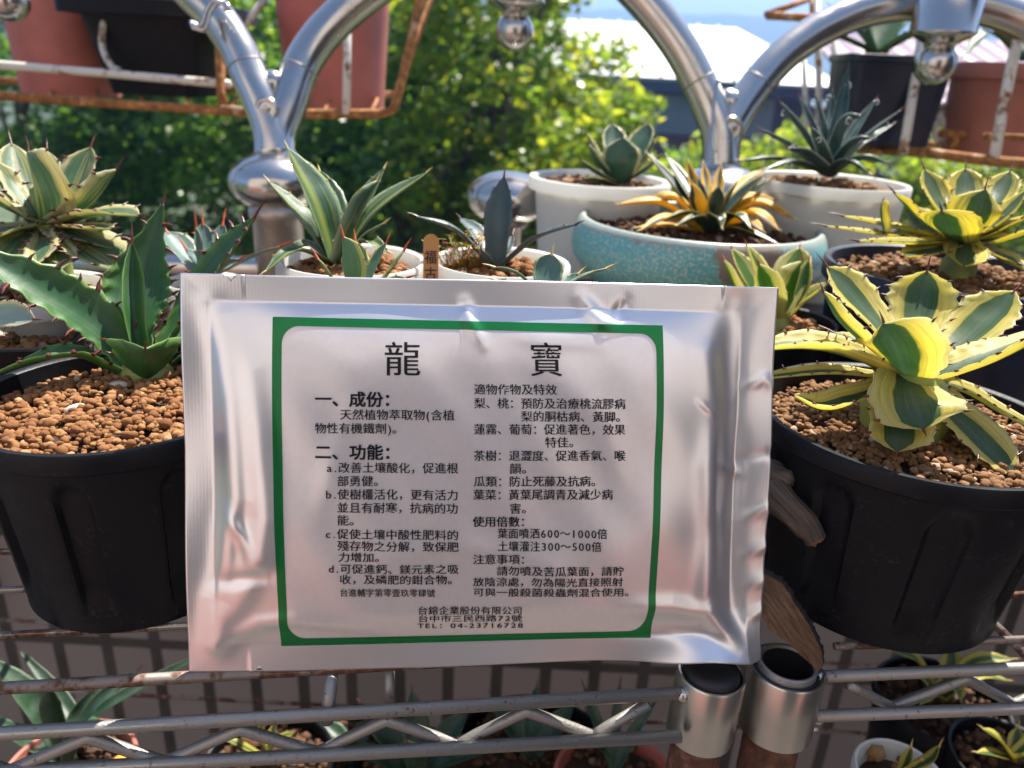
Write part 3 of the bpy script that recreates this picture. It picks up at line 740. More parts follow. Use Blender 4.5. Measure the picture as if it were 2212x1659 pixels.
# navy square pot with big agave, terracotta pot with agave
c = P(1884, 308, 1.06); top = P(1876, 122, 1.06)
pr = thing('potted_agave', c, 'navy blue pot with a broad-leaved green agave on the right rack', 'potted plant')
square_pot(c, px(206, 1.06), px(176, 1.06), top.z-c.z, .003, .01, R_(-6)).build('pot', M['navypot'], pr, auto=40)
pebbles((c.x, c.y, top.z-.008), px(84, 1.06), .005, M['peb2'], pr, 1, .6)
pl = Plant(pr, P(1900, 60, 1.06), [L_far, M['spine']], 'lance', chan=.35, teeth=.02, tooth=.004, spine=.02, n=22)
for tip, mid, w_, dd in (((1850, -40), (1868, 40), 75, .02), ((1945, -50), (1920, 40), 80, .03), ((1760, 96), (1800, 78), 36, -.05), ((1990, 70), (1955, 85), 40, -.02), ((1905, -90), (1900, 20), 70, .08), ((2010, 20), (1950, 55), 45, .04), ((1800, 20), (1845, 60), 45, .03)):
    pl.leaf((1895, 118, 1.05), (*mid, 1.05+dd*.5), (*tip, 1.05+dd), w=w_)
c, rt_, rb_, h = lathe_pot('p', 2076, 2330, 140, 2066, 2290, 336, 1.03, M['terra'])
pr = thing('potted_agave', c, 'terracotta pot with a grey-green agave at the right edge of the right rack', 'potted plant')
pot_mesh(c, rt_, rb_, h, .004, .02).build('pot', M['terra'], pr, auto=40)
pebbles((c.x, c.y, c.z+h-.012), rt_-.01, .005, M['peb2'], pr, 1, .6)
pl = Plant(pr, P(2210, 60, 1.03), [L_far, M['spine']], 'lance', chan=.35, teeth=.02, tooth=.004, spine=.02, n=22)
for tip, mid, w_, dd in (((2085, 118), (2140, 72), 40, -.03), ((2110, 40), (2160, 60), 45, .0), ((2150, -30), (2185, 60), 60, .04), ((2260, -40), (2230, 60), 60, .03), ((2300, 90), (2260, 90), 40, -.04)):
    pl.leaf((2205, 130, 1.03), (*mid, 1.03+dd*.5), (*tip, 1.03+dd), w=w_)

# ================================================================== WIRE SHELVES
def zline(x0, y0, x1, y1, z, ext0=0, ext1=0):
    a = PZ(x0, y0, z); b_ = PZ(x1, y1, z); d = (b_-a).normalized(); return a-d*ext0, b_+d*ext1
ct = P(1538, 1455, .38)
sh = thing('wire_shelf', (0, .45, FLOORZ), 'wire shelving unit on the left, zigzag front truss and black-capped post collar', 'shelf')
ZR = SHZ-.003
ra, rb = zline(0, 1487, 720, 1444, ZR, .35, 0); ddir = (rb-ra).normalized(); perp = Vector((-ddir.y, ddir.x, 0))
zt = P(1475, 1497, .375).z; zb = P(1475, 1590, .375).z
ta, tb_ = zline(0, 1585, 1472, 1497, zt, .3, .0); ba, bb_ = zline(0, 1668, 1470, 1590, zb, .3, .0)
mb = MB(); e_ = ra+ddir*((ct-ra).dot(ddir)-.018); mb.tube([ra, e_], .0028, 10); mb.build('front_rail', M['rail_rust'], sh)
mb = MB(); mb.tube([ta, tb_], .0031, 12); mb.build('truss_rod', M['wire'], sh)
mb = MB(); mb.tube([ba, bb_], .0031, 12); mb.build('truss_rod', M['wire'], sh)
fy = lambda x, y, z, off=.0: PZ(x, y, z)
def onplane(x, y, a, d):       # point of the truss plane seen at x, y
    v = FWD+RGT*((x-CX)/F)+UPV*((CY-y)/F); nrm = Vector((-d.y, d.x, 0)); k = (a-CAM).dot(nrm)/v.dot(nrm); return CAM+v*k
td = (tb_-ta).normalized()
zz = [(-130, 1606), (20, 1664), (193, 1590), (355, 1645), (520, 1573), (685, 1624), (835, 1553), (986, 1606), (1137, 1534), (1280, 1587), (1401, 1518)]
zp = []
for i, (x, y) in enumerate(zz):
    p = onplane(x, y, ta, td)
    if 0 < i < len(zz)-1:
        a = onplane(*zz[i-1], ta, td); b_ = onplane(*zz[i+1], ta, td)
        zp += [p.lerp(a, .14), p.lerp(a, .05)*.9+p.lerp(b_, .05)*.1, p.lerp(a, .02)*.5+p.lerp(b_, .02)*.5, p.lerp(b_, .05)*.9+p.lerp(a, .05)*.1, p.lerp(b_, .14)]
    else: zp.append(p)
mb = MB(); mb.tube([q-Vector((0, .0005, 0)) for q in zp], .0028, 10); mb.build('zigzag_rod', M['wire'], sh)
# lengthwise wires and cross bars of the deck
DEPTH = .42
mb = MB()
for k in range(1, 12):
    o_ = perp*(.036*k); mb.tube([ra+o_, e_+o_], .0019, 8)
dw = mb.build('deck_wires', M['wire_dark'], sh); dw['label'] = 'lengthwise deck wires of the shelf'
for s_ in (.06, .29, .52):
    a = ra+ddir*s_-UP*.0045
    mb = MB(); mb.tube([a+perp*DEPTH, a+perp*.006, a+perp*.001-UP*.002, a-perp*.003-UP*.006, a-perp*.006-UP*.013], .0026, 8); mb.build('cross_bar', M['wire'], sh)
pk = PZ(716, 1452, ZR-.001)
mb = MB(); mb.tube([pk+perp*DEPTH, pk+perp*.004, pk-perp*.001-UP*.003, onplane(712, 1500, ta+perp*.004, td), onplane(706, 1558, ta+perp*.005, td)], .0031, 10); mb.build('cross_bar', M['wire'], sh)
# collars and posts
def collar(x, y, d, x2, y2, r, parent, cap, postmat):
    c = P(x, y, d); ax = (P(x, y, d)-P(x2, y2, d+.012)); ax = Vector((ax.x*.35, ax.y*.2, abs(ax.z))).normalized()
    h = .038
    mb = MB(); mb.lathe(c, [(r*.93, -h+.001), (r, -h), (r+.0002, -h*.5), (r, -.0012), (r-.0006, 0), (r-.0016, 0), (r-.0022, -.001), (r-.0024, -.015)], 48, axis=ax)
    cl = mb.build('post_collar', M['collar'], parent, auto=50)
    rp = r*.86
    mb = MB(); L = 1.05
    if cap:
        mb.lathe(c, [(rp*.9, -L), (rp*.9, -.012)], 32, axis=ax); mb.build('post', postmat, parent)
        mb = MB(); mb.lathe(c, [(r-.0027, -.012), (r-.0027, .0000), (r-.0034, .0018), (r*.75, .0032), (r*.5, .0026), (r*.2, .0022), (.0001, .0021)], 40, axis=ax); mb.build('rubber_cap', M['rubber'], parent)
    else:
        mb.lathe(c, [(rp*.9, -L), (rp*.9, -.01)], 40, axis=ax); mb.build('post', postmat, parent); mb = MB()
        mb.lathe(c, [(rp*.9, -.012), (rp*.9, .0026), (rp*.87, .0032), (rp*.80, .003), (rp*.78, .001)], 40, axis=ax); mb.build('tube_end', M['wire'], parent); mb = MB()
        mb.lathe(c, [(rp*.779, .0012), (rp*.779, -.09), (.0001, -.09)], 40, axis=ax); mb.build('tube_inside', M['rubber'], parent)  # inside of the hollow post coloured black to stand for its shade
        mb = MB(); mb.lathe(c, [(r-.0026, -.012), (r-.0026, -.001), (r-.0032, -.0006), (rp*.93, -.0006), (rp*.905, -.001), (rp*.905, -.012)], 40, axis=ax); mb.build('plastic_sleeve', M['rubber'], parent)
    return c, ax
collar(1537, 1452, .380, 1500, 1610, .01665, sh, True, M['post'])
mb = MB()
for x, y in ((1473, 1500), (1470, 1590)): q = onplane(x, y, ta, td); mb.lathe(q, [(.0001, -.004), (.0034, -.0025), (.0042, 0), (.0034, .0025), (.0001, .004)], 14, axis=Vector((1, .2, .1)))
mb.build('weld', M['collar'], sh)
sh2 = thing('wire_shelf', (.25, .45, FLOORZ), 'wire shelving unit on the right with an open-topped post collar', 'shelf')
z1_ = P(1772, 1462, .387).z; z2_ = P(1774, 1546, .387).z
rra, rrb = zline(1768, 1462, 2212, 1443, z1_, 0, .3); rd = (rrb-rra).normalized(); rp_ = Vector((-rd.y, rd.x, 0))
q0, q1 = zline(1762, 1547, 2212, 1530, z2_, 0, .3)
mb = MB(); mb.tube([rra, rrb], .0031, 12); mb.build('truss_rod', M['wire'], sh2)
mb = MB(); mb.tube([q0, q1], .0031, 12); mb.build('truss_rod', M['wire'], sh2)
zz = [(1832, 1478), (1925, 1527), (2085, 1466), (2190, 1521), (2340, 1458)]
zp = []
for i, (x, y) in enumerate(zz):
    p = onplane(x, y, rra, rd)
    if 0 < i < len(zz)-1:
        a = onplane(*zz[i-1], rra, rd); b_ = onplane(*zz[i+1], rra, rd); zp += [p.lerp(a, .14), p.lerp(a, .03)*.5+p.lerp(b_, .03)*.5, p.lerp(b_, .14)]
    else: zp.append(p)
mb = MB(); mb.tube(catmull(zp, 40), .0028, 10); mb.build('zigzag_rod', M['wire'], sh2)
mb = MB()
for k in range(0, 12):
    a = Vector((rra.x+.012, rra.y, ZR))+rp_*(.012+.036*k); mb.tube([a, a+rd*.75], .002, 8)
mb.build('deck_wires', M['wire_dark'], sh2)
for s_ in (.115, .36): 
    a = Vector((rra.x, rra.y, ZR-.0045))+rd*s_; mb = MB(); mb.tube([a+rp_*DEPTH, a+rp_*.004], .0024, 8); mb.build('cross_bar', M['wire_dark'], sh2)
collar(1700, 1440, .388, 1672, 1600, .0185, sh2, False, M['post'])
mb = MB()
for x, y in ((1770, 1463), (1764, 1548)): q = onplane(x, y, rra, rd); mb.lathe(q, [(.0001, -.004), (.0034, -.0025), (.0042, 0), (.0034, .0025), (.0001, .004)], 14, axis=Vector((1, .2, .1)))
mb.build('weld', M['collar'], sh2)
# lower decks
LZ = CAMZ-.60
for s_, x0, x1 in ((sh, -1.0, .09), (sh2, .13, 1.0)):
    mb = MB()
    for k in range(5): mb.tube([(x0, .30+.1*k, LZ-.003), (x1, .30+.1*k, LZ-.003)], .002, 6)
    mb.tube([(x0, .295, LZ-.004), (x1, .295, LZ-.004)], .003, 8)
    mb.build('lower_deck_wires', M['wire_dark'], s_)
# planks standing behind, carrying the back rows
PLZ = CAMZ-.185
def plank(x0, x1, y0, y1, lb):
    t_ = thing('plank_riser', ((x0+x1)/2, (y0+y1)/2, SHZ), lb, 'plank')
    mb = MB(); mb.box(((x0+x1)/2, (y0+y1)/2, PLZ-.009), (x1-x0, y1-y0, .018)); mb.build('board', M['plank'], t_, False, .002)
    for x in (x0+.04, x1-.04):
        mb = MB(); mb.box((x, (y0+y1)/2, (SHZ+PLZ-.018)/2), (.05, y1-y0-.02, PLZ-.018-SHZ)); mb.build('support', M['plank'], t_, False, .002)
plank(-.21, .17, .452, .575, 'brown plank riser under the small white pots')
plank(-.02, .50, .60, .80, 'brown plank riser under the big white pots at the back')

# ================================================================== THE POUCH
TL, TRc, BL, BRc = P(390, 588, .336), P(1680, 622, .364), P(408, 1453, .352), P(1640, 1421, .380)
PN = (TRc-TL).cross(TL-BL).normalized()          # outward (towards the viewer)
if PN.dot(CAM-TL) < 0: PN = -PN
ex = (TRc-TL); ey = (BL-TL); PW, PH = ex.length, ey.length
def st(x, y):
    v = FWD+RGT*((x-CX)/F)+UPV*((CY-y)/F); k = (TL-CAM).dot(PN)/v.dot(PN); q = CAM+v*k-TL
    return q.dot(ex)/PW**2, q.dot(ey)/PH**2
def poly_ridges():
    R = []
    def add(pts, amp, wd): R.append((np.array([st(*p) for p in pts])*np.array([PW, PH]), amp, wd))
    # left hand folds
    add([(452, 655), (480, 760), (498, 860), (506, 960), (512, 1070), (494, 1150), (484, 1230), (464, 1290), (458, 1385)], .0030, .0056)
    add([(490, 690), (540, 800), (560, 920), (570, 1040), (575, 1110), (565, 1190), (535, 1250), (490, 1330), (462, 1390)], .0024, .0068)
    add([(505, 1115), (528, 1150), (545, 1200)], .0014, .0028)
    add([(470, 1250), (540, 1240), (580, 1235)], -.0016, .0035)
    add([(470, 1390), (560, 1340), (640, 1330), (800, 1350)], .0012, .0040)
    # right hand folds
    add([(1590, 650), (1572, 760), (1562, 900), (1575, 1010), (1560, 1120), (1572, 1230), (1588, 1390)], -.0030, .0075)
    add([(1520, 760), (1545, 870), (1525, 1000), (1530, 1150), (1520, 1270), (1545, 1330), (1592, 1392)], .0020, .0060)
    add([(1590, 1390), (1520, 1315), (1440, 1298), (1340, 1300)], .0024, .0050)
    add([(1340, 1345), (1450, 1350), (1590, 1392)], -.0012, .0050)
    add([(1555, 1000), (1600, 1020)], .0012, .0030)
    add([(1500, 860), (1540, 890)], .0007, .0016)
    # top pinches
    add([(1003, 648), (1012, 690), (1040, 740)], .0016, .0030)
    add([(1255, 640), (1295, 690), (1330, 700)], .0016, .0035); add([(1350, 645), (1325, 690)], -.0014, .0030)
    add([(1090, 720), (1180, 730), (1290, 735)], .0005, .004)
    # soft creases on the printed face
    add([(820, 1200), (960, 1160), (1120, 1180), (1260, 1260)], .0005, .0050)
    add([(640, 1310), (900, 1320), (1150, 1300), (1400, 1290)], .0007, .0060)
    add([(760, 880), (720, 1000), (690, 1100)], .0004, .005)
    add([(1120, 770), (1300, 900), (1330, 1050)], .0004, .006)
    # seal crimps on the right strip
    for yy in (830, 985, 1110, 1190, 1260, 1330): add([(1612, yy), (1650, yy-12+random.uniform(-8, 8)), (1672, yy+random.uniform(-10, 10))], random.choice((-.0009, .0011)), .0030)
    return R
RG = poly_ridges()
def H(S, Tt):
    x = np.clip((S-.047)/(.938-.047), 0, 1); y = np.clip((Tt-.066)/(.925-.066), 0, 1)
    a = 1-np.abs(2*x-1)**4.2; b_ = 1-np.abs(2*y-1)**3.6
    h = .0105*np.clip(a, 0, 1)**.8*np.clip(b_, 0, 1)**.95
    A = np.stack([S*PW, Tt*PH], -1)
    for pts, amp, wd in RG:
        best = np.full(S.shape, 1e9); tt = np.zeros(S.shape); n_ = len(pts)-1
        for i in range(n_):
            p, q = pts[i], pts[i+1]; d = q-p; u = np.clip(((A-p)@d)/(d@d), 0, 1)
            dist = np.linalg.norm(A-(p+u[..., None]*d), axis=-1); k = dist < best
            best = np.where(k, dist, best); tt = np.where(k, (i+u)/n_, tt)
        env = np.sin(np.pi*np.clip(tt*.86+.07, 0, 1))**.7
        h = h+amp*np.exp(-(best/wd)**2)*env
    # general unevenness of foil and wavy seals
    X, Y = S*PW, Tt*PH
    ins = np.clip(a, 0, 1)*np.clip(b_, 0, 1)
    h = h+ins*(.00035*np.sin(X*70+2*np.sin(Y*55))+.00025*np.sin(Y*95+X*40+1)+.0002*np.sin(X*190-Y*130))
    edge = 1-np.clip(np.minimum(np.minimum(S, 1-S)/.045, np.minimum(Tt, 1-Tt)/.06), 0, 1)
    h = h+edge*(.0010*np.sin(Y*60+S*9)*np.where((S < .1) | (S > .9), 1, .25)+.0006*np.sin(X*48+1.3))
    # bottom right corner lifts over the post collar
    h = h+.010*np.exp(-((S-.90)/.10)**2)*np.clip((Tt-.86)/.14, 0, 1)**1.5 - .004*np.clip((S-.97)/.03, 0, 1)*np.clip((Tt-.8)/.2, 0, 1)
    return h
TLn, exn, eyn, PNn = (np.array(v[:]) for v in (TL, ex, ey, PN))
def shift_t(S, Tt): return Tt - .016*np.exp(-((S-.90)/.055)**2)*np.clip((Tt-.8)/.2, 0, 1)**2 + .004*np.sin(S*7)*np.clip((Tt-.9)/.1, 0, 1) + .002*np.sin(S*5+1)*np.clip((.1-Tt)/.1, 0, 1)
def surf(S, Tt, lift=0.):
    h = H(S, Tt)+lift; T2 = shift_t(S, Tt)
    return TLn+S[..., None]*exn+T2[..., None]*eyn+h[..., None]*PNn
# foil
m, t, n, b, o = newmat('matt_silver_foil')
uv = n.new('ShaderNodeUVMap'); sp = n.new('ShaderNodeSeparateXYZ'); lk(t, uv.outputs[0], sp.inputs[0])
v = texco(t, n)
f = nz(t, n, v, 25, 3); c_ = mixc(t, n, mth(t, n, 'MULTIPLY', f, .25), (.80, .775, .765), (.70, .675, .66)); lk(t, c_, b.inputs['Base Color'])
b.inputs['Metallic'].default_value = .85; b.inputs['Roughness'].default_value = .33
# fine ribs on the heat seals, fine grain elsewhere
du = mth(t, n, 'MINIMUM', sp.outputs[0], mth(t, n, 'SUBTRACT', 1, sp.outputs[0])); dv = mth(t, n, 'MINIMUM', sp.outputs[1], mth(t, n, 'SUBTRACT', 1, sp.outputs[1]))
inseal = mth(t, n, 'MAXIMUM', mth(t, n, 'LESS_THAN', du, .044), mth(t, n, 'LESS_THAN', dv, .062))
ribs = mth(t, n, 'SINE', mth(t, n, 'MULTIPLY', sp.outputs[0], 1150)); ribs2 = mth(t, n, 'SINE', mth(t, n, 'MULTIPLY', sp.outputs[1], 900))
hh = mth(t, n, 'MULTIPLY', mth(t, n, 'ADD', ribs, mth(t, n, 'MULTIPLY', ribs2, .5)), inseal)
hh = mth(t, n, 'ADD', mth(t, n, 'MULTIPLY', hh, .5), mth(t, n, 'MULTIPLY', nz(t, n, v, 900, 2), .6))
bump(t, n, b, hh, .032, .0003)
M['foil'] = m
def ink_mat(name, col, metal, rough):
    m, t, n, b, o = newmat(name); v = texco(t, n); f = nz(t, n, v, 300, 3)
    lk(t, mixc(t, n, mth(t, n, 'MULTIPLY', f, .3), col, tuple(c*1.5 for c in col)), b.inputs['Base Color'])
    b.inputs['Metallic'].default_value = metal; b.inputs['Roughness'].default_value = rough
    return m
M['green_ink'] = ink_mat('green_print', (.004, .155, .035), .35, .3)
M['navy_ink'] = ink_mat('navy_print', (.006, .006, .013), .0, .5); M['navy_ink'].node_tree.nodes['Principled BSDF'].inputs['Specular IOR Level'].default_value = .25
M['panel'] = ink_mat('white_print_panel', (.68, .63, .605), .45, .32)
pouch = thing('foil_pouch', (BL+BRc)*.5, 'silver foil pouch with green-framed Chinese label leaning on the shelf front', 'pouch')
nx, ny = 330, 230
S, Tt = np.meshgrid(np.linspace(0, 1, nx+1), np.linspace(0, 1, ny+1))
front = surf(S, Tt).reshape(-1, 3)
back = (surf(S, Tt, -.0009)-2.0*np.clip(H(S, Tt), 0, 1)[..., None]*PNn*.85).reshape(-1, 3)
nv = len(front); W_ = nx+1
# tear notches near top left and bottom left
fs = []
for j in range(ny):
    for i in range(nx):
        a = j*W_+i; fs.append((a, a+W_, a+W_+1, a+1)); fs.append((a+nv, a+1+nv, a+W_+1+nv, a+W_+nv))
for i in range(nx): fs.append((i, i+1, i+1+nv, i+nv)); a = ny*W_+i; fs.append((a, a+nv, a+1+nv, a+1))
for j in range(ny): a = j*W_; fs.append((a, a+nv, a+W_+nv, a+W_)); a = j*W_+nx; fs.append((a, a+W_, a+W_+nv, a+nv))
Vall = np.concatenate([front, back])
def notch(sc, top):
    for i in range(nx+1):
        ds = abs(i/nx-sc)*PW
        if ds < .0024:
            dep = (.0024-ds)*1.3
            for j in ([0] if top else [ny]):
                for base_ in (0, nv):
                    Vall[base_+j*W_+i] += (dep if top else -dep)*eyn/PH
notch(.079, True); notch(.115, False)
mb = MB(); mb.v = [Vector(p) for p in Vall]; mb.f = fs; mb.uv = [(float(a), float(b_)) for a, b_ in zip(S.ravel(), Tt.ravel())]*2; mb.mi = [0]*len(fs)
mb.build('bag', M['foil'], pouch)
# printed white panel + green frame
FO = [(591, 683), (1427, 698), (1401, 1372), (604, 1393)]
so = [st(*p) for p in FO]; FI = [st(612, 702), st(1411, 716), st(1386, 1357), st(622, 1376)]
def bil(Q, u, v_): 
    return tuple((1-u)*(1-v_)*Q[0][k]+u*(1-v_)*Q[1][k]+u*v_*Q[2][k]+(1-u)*v_*Q[3][k] for k in (0, 1))
def sheet(fn, name, mat, nu, nvv, lift):
    U, V_ = np.meshgrid(np.linspace(0, 1, nu+1), np.linspace(0, 1, nvv+1)); s_, t_ = fn(U, V_)
    p = surf(s_, t_, lift).reshape(-1, 3); k = nu+1
    mb = MB(); mb.v = [Vector(q) for q in p]; mb.uv = [(float(a), float(b_)) for a, b_ in zip(s_.ravel(), t_.ravel())]
    mb.f = [(j*k+i, (j+1)*k+i, (j+1)*k+i+1, j*k+i+1) for j in range(nvv) for i in range(nu)]; mb.mi = [0]*len(mb.f)
    return mb.build(name, mat, pouch)
sheet(lambda u, v_: bil(FI, u*1.01-.005, v_*1.01-.005), 'print_panel', M['panel'], 200, 170, .00025)
def ringpt(Q, ang_n, rad):     # rounded rectangle outline in bilinear coordinates
    pts = []; asp = 1.24; rx, ry = rad, rad*asp
    for cx_, cy_, a0 in ((1-rx, ry, -90), (1-rx, 1-ry, 0), (rx, 1-ry, 90), (rx, ry, 180)):
        for k in range(ang_n+1):
            a = R_(a0+90*k/ang_n); pts.append((cx_+rx*math.cos(a), cy_+ry*math.sin(a)))
    return pts
def densify(pts, n_):
    pts = np.array(pts+[pts[0]]); L = np.r_[0, np.cumsum(np.linalg.norm(np.diff(pts, axis=0), axis=1))]
    q = np.linspace(0, L[-1], n_+1)[:-1]; return np.stack([np.interp(q, L, pts[:, 0]), np.interp(q, L, pts[:, 1])], 1)
NI = 900
ins_ = densify(ringpt(FI, 10, .045), NI)
inner = np.array([bil(FI, u, v_) for u, v_ in ins_])
outer = []
for u, v_ in ins_:
    d = np.array([u-.5, v_-.5]); k = .5/max(abs(d[0]), abs(d[1])); q = .5+d*k; outer.append(bil(so, q[0], q[1]))
outer = np.array(outer)
K = 6; rows_ = [inner+(outer-inner)*k/K for k in range(K+1)]
allp = np.concatenate(rows_); p = surf(allp[:, 0], allp[:, 1], .00045)
mb = MB(); mb.v = [Vector(q) for q in p]; mb.uv = [(float(a), float(b_)) for a, b_ in allp]
mb.f = [(k*NI+i, k*NI+(i+1) % NI, (k+1)*NI+(i+1) % NI, (k+1)*NI+i) for k in range(K) for i in range(NI)]; mb.mi = [0]*len(mb.f)
mb.build('green_frame', M['green_ink'], pouch)
# lettering
def text_tris(s, off=0.):
    c = bpy.data.curves.new('lettering', 'FONT'); c.body = s; c.offset = off; c.resolution_u = 3
    o = bpy.data.objects.new('lettering', c); COL.objects.link(o)
    me = o.evaluated_get(bpy.context.evaluated_depsgraph_get()).to_mesh()
    v = np.array([x.co[:2] for x in me.vertices]).reshape(-1, 2); f = [tuple(p.vertices) for p in me.polygons]
    bpy.data.objects.remove(o); bpy.data.curves.remove(c)
    return v, f
class Print:
    def __init__(s): s.p = []; s.f = []; s.k = 0; s.l = []
    def line(s, txt, x0, x1, yc, h, off=.0, slope=0.):
        # glyphs are laid cell by cell: full-width cells 1, latin cells .6
        W = [1. if ord(ch) > 255 or ch == '～' else (.62 if ch != '.' and ch != '(' and ch != ')' and ch != '-' else .42) for ch in txt]
        cw = (x1-x0)/sum(W); x = x0
        for ch, w_ in zip(txt, W):
            if ch != ' ':
                v, f = text_tris(ch)
                for dx, dy, lf in (((0, 0, 0),) if off < .003 else (((-off, 0, 0), (off, 0, 1)) if off < .02 else ((-off, -off, 0), (off, -off, 1), (-off, off, 2), (off, off, 3)))):
                    if not len(v): break
                    q = v.copy()
                    if w_ < 1:
                        wd = q[:, 0].max()-q[:, 0].min(); q[:, 0] = (q[:, 0]-q[:, 0].min())+(w_-wd*.92)/2
                    q = q+np.array([dx, dy]); s.l += [lf]*len(q)
                    xx = x+q[:, 0]*cw
                    yy = yc-(q[:, 1]-.36)*h+slope*(xx-x0)
                    s.p += [st(a, b_) for a, b_ in zip(xx, yy)]; s.f += [tuple(i+s.k for i in q) for q in f]; s.k += len(v)
            x += cw*w_
    def build(s, name, mat, lift=.0007):
        a = np.array(s.p); p = surf(a[:, 0], a[:, 1], lift+np.array(s.l)*.00006)
        mb = MB(); mb.v = [Vector(q) for q in p]; mb.uv = [(0, 0)]*len(p); mb.f = s.f; mb.mi = [0]*len(s.f)
        return mb.build(name, mat, pouch)
for ch_, a_, b_ in (('龍', 830, 910), ('寶', 1137, 1211)): T1 = Print(); T1.line(ch_, a_, b_, 772, 76, .007); T1.build('title_character', M['navy_ink'])
T2 = Print()
for tx, x0, x1, yc, h, off in (
    ('一、成份：', 685, 866, 856, 34, .022), ('天然植物萃取物(含植', 738, 980, 888, 24, .011), ('物性有機鐵劑)。', 685, 873, 917, 24, .011),
    ('二、功能：', 685, 866, 967, 34, .022), ('a.改善土壤酸化，促進根', 708, 987, 999, 24, .011), ('部勇健。', 732, 834, 1027, 24, .011),
    ('b.使樹欉活化，更有活力', 706, 987, 1055, 24, .011), ('並且有耐寒，抗病的功', 731, 986, 1083, 24, .011), ('能。', 731, 783, 1110, 24, .011),
    ('c.促使土壤中酸性肥料的', 704, 987, 1139, 23, .011), ('殘存物之分解，致保肥', 731, 987, 1164, 23, .011), ('力增加。', 733, 835, 1188, 22, .012),
    ('d.可促進鈣、鎂元素之吸', 710, 987, 1213, 22, .011), ('收，及磷肥的鉗合物。', 735, 988, 1236, 22, .011), ('台進輔字第零壹玖零肆號', 735, 937, 1265, 19, .008),
    ('適物作物及特效', 1020, 1195, 834, 24, .011), ('梨、桃：預防及治療桃流膠病', 1020, 1339, 863, 24, .011), ('梨的胴枯病、黃脚。', 1118, 1342, 890, 24, .011),
    ('蓮霧、葡萄：促進著色，效果', 1019, 1338, 917, 24, .011), ('特佳。', 1168, 1244, 944, 24, .011), ('茶樹：退澀度、促進香氣、喉', 1018, 1338, 972, 24, .011),
    ('韻。', 1093, 1145, 999, 24, .011), ('瓜類：防止死藤及抗病。', 1018, 1290, 1026, 24, .011), ('葉菜：黃葉尾調青及減少病', 1017, 1312, 1054, 24, .011),
    ('害。', 1093, 1144, 1083, 24, .011), ('使用倍數：', 1016, 1140, 1111, 24, .019), ('葉面噴洒600～1000倍', 1068, 1299, 1136, 23, .011),
    ('土壤灌注300～500倍', 1068, 1287, 1163, 23, .011), ('注意事項：', 1016, 1140, 1191, 23, .011), ('請勿噴及苦瓜葉面，請貯', 1066, 1335, 1216, 22, .011),
    ('放陰涼處，勿為陽光直接照射', 1016, 1334, 1240, 21, .010), ('可與一般殺菌殺蟲劑混合使用。', 1016, 1362, 1263, 20, .009),
    ('台鎔企業股份有限公司', 899, 1122, 1304, 20, .009), ('台中市三民西路72號', 899, 1122, 1323, 18, .009), ('TEL：04-23716728', 898, 1126, 1341, 17, .009)):
    T2.line(tx, x0, x1, yc, h, off)
T2.build('body_lettering', M['navy_ink'])

# ================================================================== BLACK POT A (left) WITH GREEN AGAVE
zA = CAMZ-.158
ax_, ay_, ar_ = circle([(0, 985), (200, 977), (415, 947), (210, 757)], zA)
ba_ = circle([(60, 1325), (190, 1372), (300, 1356), (405, 1325)], SHZ)

def base_d(x, y, z): return DEP(PZ(x, y, z))
dA = base_d(322, 822, zA-.012)
pA = thing('potted_agave', (ax_, ay_, SHZ), 'big green toothed agave in a black pot of brown granules, left of the pouch', 'potted plant')
pot_mesh((ax_, ay_, SHZ), ar_, ba_[2], zA-SHZ, .0045, .010, .003, grooves=9, gph=R_(-84), gdepth=.0035, gw=.13).build('pot', M['blackpot'], pA, auto=35)
pebbles((ax_, ay_, zA-.009), ar_-.0075, .0020, M['peb'], pA, 2, 1.0, 1.5)
mb = MB()
for x, y, r, rot in ((255, 833, .0042, .4), (163, 884, .0045, .9)):
    q = PZ(x, y, zA-.006); V, Fc = ico(2); R3 = Matrix.Rotation(rot, 3, 'Z') @ Matrix.Rotation(.3, 3, 'X')
    mb.add([q + R3 @ Vector((v[0]*r*1.25, v[1]*r*.62, v[2]*r*.6)) for v in V], Fc)
    M.setdefault('whitepeb', simple('white_pebble', (.50, .42, .33), .8, 0, .2, 200, .3, 400)); mb.build('white_pebble', M['whitepeb'], pA); mb = MB()
L_A = leaf_mat('deep_green_agave', [(0, (.036, .115, .045)), (.55, (.045, .14, .040)), (.84, (.08, .20, .045)), (1, (.24, .36, .10))], 0, .10, .36, .38, .30, (.17, .27, .20))
pl = Plant(pA, P(322, 760, dA), [L_A, M['spine']], 'ovate', chan=.32, thick=.13, teeth=.0085, tooth=.0050, spine=.013, n=64, m=13, scal=.17)
d = dA
pl.leaf((300, 800, d), (296, 700, d+.018), (312, 590, d+.030), (352, 440, d+.036), w=150, prof='acum', chan=.5, N=(.15, -1, .15), spine=.010)          # tall back leaf
pl.leaf((322, 792, d), (415, 660, d+.012), (500, 540, d+.010), (551, 468, d+.004), w=118, prof='acum', chan=.4, spine=.014)
pl.leaf((306, 802, d), (215, 700, d-.012), (90, 620, d-.030), (-90, 530, d-.05), w=112, prof='lance', chan=.34, thick=.2, spine=.012, N=(.35, -.6, .75))
pl.leaf((312, 800, d), (240, 720, d+.022), (190, 660, d+.04), (150, 610, d+.055), w=92, prof='lance')
pl.leaf((312, 800, d), (290, 700, d-.004), (285, 600, d), (285, 522, d+.002), w=46, prof='lance', chan=1.3, teeth=0, spine=.0125, thick=.5)   # unopened centre
pl.leaf((318, 830, d-.002), (316, 800, d-.020), (314, 752, d-.034), w=150, prof='ovate', chan=.55, fold=.35, thick=.12, spine=.007)                      # short leaf towards the viewer
